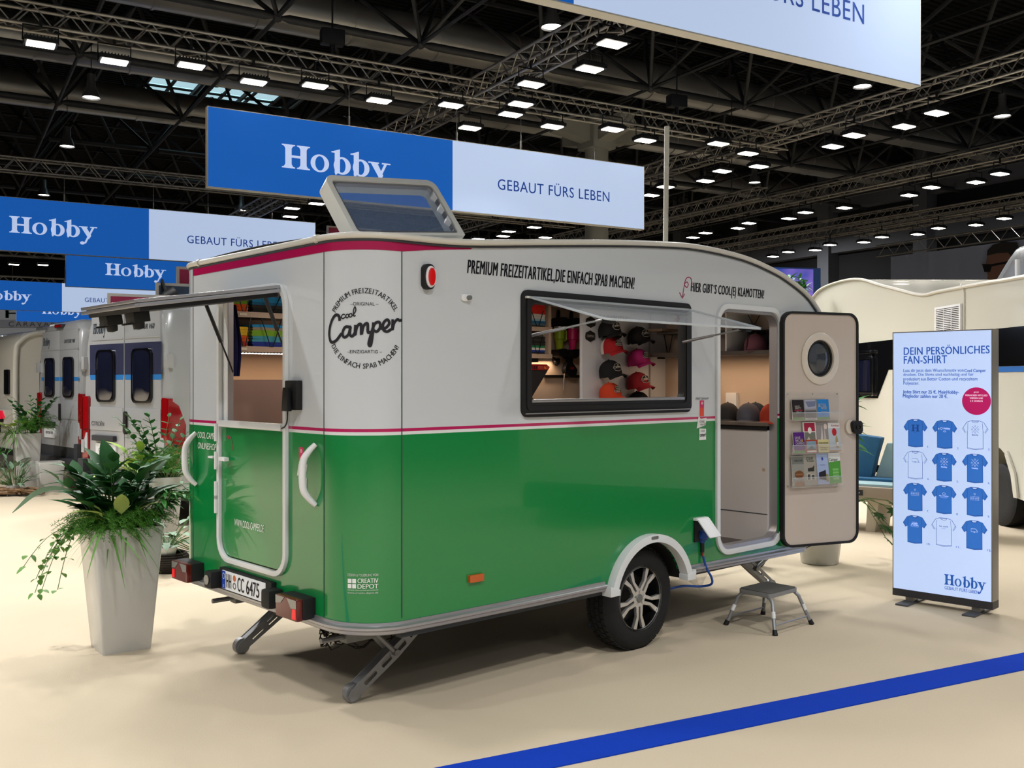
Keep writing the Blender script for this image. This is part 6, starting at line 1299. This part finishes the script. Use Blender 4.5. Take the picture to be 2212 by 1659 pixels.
def pot_square(name, c, ang, b, tp, h, m_, label, cat='planter', group=None):
    t = empty(name, c, ang, label, cat, group); rows = []
    for z, s in ((0, b/2), (.02, b/2+.003), (h-.01, tp/2), (h, tp/2-.004), (h, tp/2-.03), (h-.06, tp/2-.034)):
        rows.append([(x*s, y*s, z) for x, y in [(q_[0], q_[1]) for q_ in rr(-1, 1, -1, 1, .10, 3)]])
    m = MB(); m.grid(rows, close=True); n_ = len(rows[0]); m.f += [tuple(range(n_))]; m.build('vessel', m_, t, smooth=.6)
    MB().plate([(-tp/2+.03, -tp/2+.03), (tp/2-.03, -tp/2+.03), (tp/2-.03, tp/2-.03), (-tp/2+.03, tp/2-.03)], w0=h-.09, w1=h-.05).build('soil', SOIL, t); return t
mpot = mat('planter_white', 'bdbbb5', .25, coat=.4)
PC = (-2.43, 6.11); PZ = .70
pot_square('planter', (PC[0], PC[1], 0), math.radians(37), .285, .41, .76, mpot, 'tall tapered glossy white planter standing nearest at front left')
def plant(loc, label, group=None, name='plant'): return empty(name, loc, 0, label, 'plant', group)
G1 = 'plants in the nearest tall planter'
t = plant((PC[0]-.07, PC[1]+.06, PZ), 'dark glossy upright plant with oval leaves at the back of the nearest planter', G1, 'zz_plant'); stems_zz(t, 13, .50, .30, k_zz, STM, .17, 6, .09)
t = plant((PC[0]-.02, PC[1]+.02, PZ), 'tall dark rubber leaves standing highest in the nearest planter', G1, 'rubber_plant'); rosette(t, 30, k_rub, .17, .27, (.7, 1.45), .04, stalk=(.12, .40), sm=STM)
for i, (x, y, a, s) in enumerate(((-.12, .0, 2.9, .34), (-.10, .05, 2.6, .30), (-.15, -.02, 3.3, .36))): inst('leaf', k_strap if i else k_rub, t, (x, y, .18+.05*i), a-PI/2, .5, s)
fern('asparagus_fern', (PC[0]-.04, PC[1]-.09, PZ+.04), .22, .17, LF, 'fine feathery asparagus fern spilling over the front of the nearest planter', 170, .017)
fern('asparagus_fern', (PC[0]+.10, PC[1]-.02, PZ+.05), .20, .17, LF, 'fine feathery fern at the right of the nearest planter', 90, .017)
t = plant((PC[0]+.14, PC[1]-.02, PZ+.03), 'bamboo like plant with thin leaves leaning right out of the nearest planter', G1, 'bamboo_plant')
for i in range(16):
    a = R.uniform(-.7, .9); L = R.uniform(.2, .42); pts = [Vector((math.cos(a)*L*k/5, math.sin(a)*L*k/5, .24*math.sin(k/5*2.0)*R.uniform(.9, 1.1))) for k in range(6)]
    st = MB().tube(pts, .003, 4).build('stem', STM, t)
    for k in range(1, 6):
        for sd in (-1, 1): inst('leaf', k_lance, st, pts[k], a+sd*R.uniform(.3, 1.0)-PI/2, R.uniform(-.2, .5), R.uniform(.07, .13))
t = plant((PC[0]+.05, PC[1]-.12, PZ+.05), 'variegated plant with pale yellow centred leaves in the nearest planter', G1, 'dumb_cane'); rosette(t, 12, k_broad, .14, .22, (.3, 1.2), .02, stalk=(.05, .14), sm=STM)
t = plant((PC[0], PC[1]-.08, PZ+.06), 'spider plant blades hanging over the rim of the nearest planter', G1, 'spider_plant'); grassy(t, 22, k_spid, .16, .34, .12, (.2, .9), (PI+.2, 2*PI+.3), (0, -.04))
t = plant((PC[0]-.17, PC[1]-.10, PZ+.05), 'ivy trailing down the left side of the nearest planter', G1, 'ivy')
for i in range(7):
    a = PI+R.uniform(-.5, .5); L = R.uniform(.16, .40); dr = R.uniform(.15, .42); pts = [Vector((math.cos(a)*L*k/8, math.sin(a)*L*k/8*.6, .04*math.sin(k/8*PI)-dr*(k/8)**2)) for k in range(9)]
    st = MB().tube(pts, .0022, 4).build('stem', STM, t)
    for k in range(1, 9):
        for q in range(2): inst('leaf', k_ivy, st, pts[k]+Vector((R.uniform(-.02, .02), R.uniform(-.02, .02), R.uniform(-.01, .01))), R.uniform(0, 6.28), R.uniform(-.9, .3), R.uniform(.035, .055))
t = plant((PC[0]-.15, PC[1]-.05, PZ+.12), 'single long strap leaf arching far out to the left of the nearest planter', G1, 'strap_leaf'); P_ = spline([(0, 0, 0), (-.16, -.05, .16), (-.34, -.08, .15), (-.50, -.10, .02)], 5)
m = MB(); ribbon(m, [(p.x, p.z) for p in P_], lambda q_: .004+.028*math.sin(PI*q_**1.6), lambda u, v, w_: (u, w_, v), 0, k=1); m.build('blade', LG, t, smooth=1, recalc=False)
# second planter
Q = (-3.64, 9.95); pot_square('planter', (Q[0], Q[1], 0), math.radians(40), .36, .47, .69, mpot, 'tall white planter standing behind the nearest one beside the caravan tail')
G2 = 'plants in the second planter'
t = plant((Q[0]-.08, Q[1]-.06, .65), 'lime green variegated leaves at the left of the second planter', G2, 'dumb_cane'); rosette(t, 34, k_lime, .18, .28, (.3, 1.3), .05, stalk=(.1, .34), sm=STM)
t = plant((Q[0]+.16, Q[1]-.02, .65), 'mid green leafy plant at the right of the second planter', G2, 'leafy_plant'); rosette(t, 34, k_mid, .12, .20, (.2, 1.2), .06, stalk=(.1, .34), sm=STM)
t = plant((Q[0]+.05, Q[1]+.08, .65), 'dark stems with paired leaves rising highest from the second planter', G2, 'zz_plant'); stems_zz(t, 10, .66, .36, k_zz, STM, .12, 8, .08)
fern('asparagus_fern', (Q[0]+.06, Q[1]-.04, .70), .26, .36, LF, 'feathery green fern in the middle of the second planter', 120, .022)
# pots and basket between planter and caravan
t = empty('basket', (-2.98, 8.55, 0), 0, 'dark woven round basket on the floor behind the caravan tail light', 'basket'); m = MB()
for k in range(9): m.tube([(.17*math.cos(2*PI*i/24)*(1-.012*(k-4)**2), .17*math.sin(2*PI*i/24)*(1-.012*(k-4)**2), .015+.018*k+.004*math.sin(i*PI)) for i in range(24)], .011, 5, True)
m.build('weave', mat('basket_dark', '2a221c', .9, noise=.3, nscale=60), t); MB().lathe([(.14, 0), (.15, .12), (.02, .12)], 16).build('filling', SOIL, t)
t = empty('pot', (-2.98, 8.5, .12), 0, 'small white round pot sitting in the dark basket', 'pot'); MB().lathe([(.06, 0), (.085, .10), (.078, .10), (.07, .07), (.01, .07)], 20).build('vessel', mpot, t)
t = plant((-3.02, 8.6, .19), 'striped calathea growing in the small white pot', None, 'calathea'); rosette(t, 26, k_cala, .12, .18, (.2, 1.2), .03, stalk=(.1, .34), sm=STM)
t = plant((-2.70, 8.8, .05), 'grey green patterned leaves on the floor beside the basket', None, 'calathea'); rosette(t, 18, k_cala, .14, .20, (.0, 1.0), .03, stalk=(.08, .4), sm=STM)
def rock(name, loc, r, m_, label, cat, sc=(1, 1, 1), seed=1):
    q = random.Random(seed); bm = bmesh.new(); bmesh.ops.create_icosphere(bm, subdivisions=2, radius=r)
    for v in bm.verts: v.co *= q.uniform(.82, 1.12); v.co = Vector((v.co.x*sc[0], v.co.y*sc[1], v.co.z*sc[2]))
    zm = min(v.co.z for v in bm.verts); me = bpy.data.meshes.new(name); [setattr(v, 'co', v.co-Vector((0, 0, zm))) for v in bm.verts]; bm.to_mesh(me); bm.free(); me.materials.append(m_)
    me.polygons.foreach_set('use_smooth', [True]*len(me.polygons)); me.set_sharp_from_angle(angle=.5); o = bpy.data.objects.new(name, me); COL.objects.link(o); o.location = loc; tag(o, label, cat); return o
mrock = mat('rock_grey', '3c3a36', .9, noise=.3, nscale=12, bump=.5, bscale=40); mbark = mat('bark_dark', '2e241c', .9, noise=.35, nscale=14, bump=.6, bscale=50)
rock('rock', (-2.75, 9.3, 0), .26, mrock, 'dark grey rock behind the basket at the caravan tail', 'rock', (.8, .8, 1.1), 3)
# left planting island
I = (-7.45, 15.1); pot_square('planter', (I[0], I[1], 0), .6, .28, .37, .86, mpot, 'tall white planter at the far left below the farther van'); G3 = 'plants of the left planting group'
pot_square('planter', (I[0]+.52, I[1]-.35, 0), .6, .30, .36, .45, mpot, 'low white planter in front of the far left tall one')
t = plant((I[0]+.08, I[1], .84), 'dark stems with paired leaves in the far left planter', G3, 'zz_plant'); stems_zz(t, 12, .60, .38, k_zz, STM, .12, 7, .1)
fern('asparagus_fern', (I[0]+.12, I[1]-.02, .86), .26, .36, LF, 'bushy fern in the far left planter', 90, .022)
t = plant((I[0]-.12, I[1]-.1, .84), 'pale green leaf and grassy blades at the left of the far left planter', G3, 'leafy_plant'); rosette(t, 16, k_lime, .16, .26, (.3, 1.2), .03, stalk=(.08, .3), sm=STM); grassy(t, 30, k_spid, .2, .4, .12, (.3, 1.1))
t = plant((I[0]+.20, I[1]-.75, .12), 'bushy silver green plant before the low far left planter', G3, 'leafy_plant'); rosette(t, 60, leafmesh('leaf_silver', LG, 1, .34, .4, .2), .11, .17, (.2, 1.4), .06, stalk=(.08, .42), sm=STM)
t = plant((I[0]-.35, I[1]-.4, .1), 'thin stemmed plant with pale leaves at the left picture edge', G3, 'leafy_plant'); rosette(t, 22, k_mid, .12, .20, (.6, 1.4), .04, stalk=(.3, .7), sm=STM)
for i, (x, y, l) in enumerate(((-.42, -.75, 'small white flower pot at the left edge of the planting group'), (.22, -.85, 'small white pot before the silver green bush'))):
    t = empty('pot', (I[0]+x, I[1]+y, 0), 0, l, 'pot'); MB().lathe([(.075, 0), (.10, .15), (.092, .15), (.085, .11), (.01, .11)], 20).build('vessel', mpot, t)
t = empty('log', (I[0]-.30, I[1]-1.15, .0), .1, 'short yellow brown log lying before the left pots', 'log'); ml = mat('log_yellow', 'a8742c', .7, noise=.15, nscale=8); MB().cyl((-.2, 0, .085), (.2, .03, .085), .085, .08, 14).build('trunk', ml, t); MB().cyl((-.205, 0, .085), (-.2, 0, .085), .07, n=14).build('cut_face', mat('log_cut', 'c29a5c', .8), t)
MB().box(-.42, .25, -.2, -.02, .0, .02).build('bark_slab', mbark, t, bevel=.005)
rock('bark_chunk', (I[0]+1.02, I[1]-.5, 0), .22, mbark, 'dark chunk of bark beside the low far left planter', 'bark', (1, .8, 1), 8)
t = empty('driftwood', (I[0]+1.35, I[1]-.2, .0), 0, 'dark driftwood branch leaning on the floor below the van bumper', 'driftwood'); MB().tube([(-.25, 0, .32), (-.05, -.02, .22), (.2, -.05, .08), (.6, -.05, .10), (.75, 0, .07)], [.04, .07, .07, .06, .03], 8).build('branch', mbark, t, smooth=1)
t = empty('root_tangle', (I[0]-.1, I[1]-.9, 0), 0, 'twisted light brown roots and rope winding around the left pots', 'roots'); m = MB(); q = random.Random(4)
for i in range(26):
    x = -.7+q.random()*.4; pts = [(x+k*.22+q.uniform(-.05, .05), q.uniform(-.15, .18), max(.02, .06+q.uniform(-.03, .05))) for k in range(6)]; m.tube(spline(pts, 3), .016, 5)
tag(m.build('root', mat('root_brown', '7a5f44', .9, noise=.3, nscale=20), t, smooth=1), kind='stuff')
# right side pot with plants behind the open door
t = empty('pot', (2.80, 8.95, 0), 0, 'round white tapered pot below the open caravan door', 'pot'); MB().lathe([(.155, 0), (.165, .01), (.235, .55), (.22, .56), (.2, .5), (.01, .5)], 32).build('vessel', mpot, t, smooth=.8)
t = plant((2.95, 9.05, .52), 'tall shrub with long green leaves seen right beside the open door', None, 'tall_shrub')
for i in range(12):
    a = R.uniform(0, 2*PI); L = R.uniform(.1, .3); zt = R.uniform(.55, 1.0); pts = [Vector((math.cos(a)*L*(k/4)**1.4, math.sin(a)*L*(k/4)**1.4, zt*k/4)) for k in range(5)]; st = MB().tube(pts, .006, 5).build('stem', STM, t)
    for k in range(9): inst('leaf', k_lance, st, pts[4]-Vector((0, 0, .03*k)), R.uniform(0, 6.28), R.uniform(-.2, .9), R.uniform(.16, .28))
t = plant((3.02, 9.0, .50), 'low plant with lobed dark leaves hanging right of the open door', None, 'fatsia')
def lobed(m_):
    m = MB(); P_ = []
    for i in range(15):
        a = -2.4+4.8*i/14; r_ = 1.0 if i % 2 else .45; P_.append((r_*math.sin(a)*.6, .35+r_*math.cos(a)*.6))
    m.add([(0, .0, 0)]+[(x, y, -.25*(x*x+y*y)) for x, y in P_], [(0, i+1, i+2) for i in range(14)]); return m.mesh('leaf_lobed', m_, 1.5, recalc=False)
klob = lobed(LD)
for i, (x, y, z) in enumerate(((.42, -.1, -.02), (.50, .0, -.08), (.30, -.2, -.16), (.34, -.15, -.28), (.25, -.2, -.05), (.46, .1, .02), (.40, -.1, -.2))):
    st = MB().tube([(0, 0, 0), (x*.5, y*.5, .08), (x, y, z+.03)], .004, 4).build('stem', STM, t); inst('leaf', klob, st, (x, y, z+.03), R.uniform(-2.2, -.8), R.uniform(-1.1, -.4), R.uniform(.12, .17))
t = empty('pot', (3.15, 10.6, 0), 0, 'shallow white bowl on the floor behind the round pot', 'pot'); MB().lathe([(.13, 0), (.15, .01), (.21, .14), (.19, .14), (.01, .10)], 28).build('vessel', mpot, t, smooth=.8)
# tree near the screen tower
t = empty('potted_tree', (4.75, 16.5, 0), 0, 'small leafy tree showing above the caravan nose before the blue screen', 'tree'); MB().lathe([(.2, 0), (.28, .5), (.01, .5)], 20).build('pot', mpot, t)
MB().tube([(0, 0, .4), (.05, 0, 1.5), (0, .05, 2.6), (.05, 0, 3.1)], [.04, .035, .025, .01], 6).build('trunk', mbark, t)
for i in range(34):
    a = R.uniform(0, 6.28); z = R.uniform(2.3, 3.35); r_ = R.uniform(.15, .55)*(1-.3*(z-2.4)); e = Vector((math.cos(a)*r_, math.sin(a)*r_, z+R.uniform(0, .25))); st = MB().tube([(.02, 0, z-.1), e], .006, 4).build('twig', mbark, t)
    for k in range(10): inst('leaf', k_lance, st, Vector((.02, 0, z-.1)).lerp(e, R.uniform(.5, 1)), R.uniform(0, 6.28), R.uniform(-.3, 1.0), R.uniform(.12, .2))
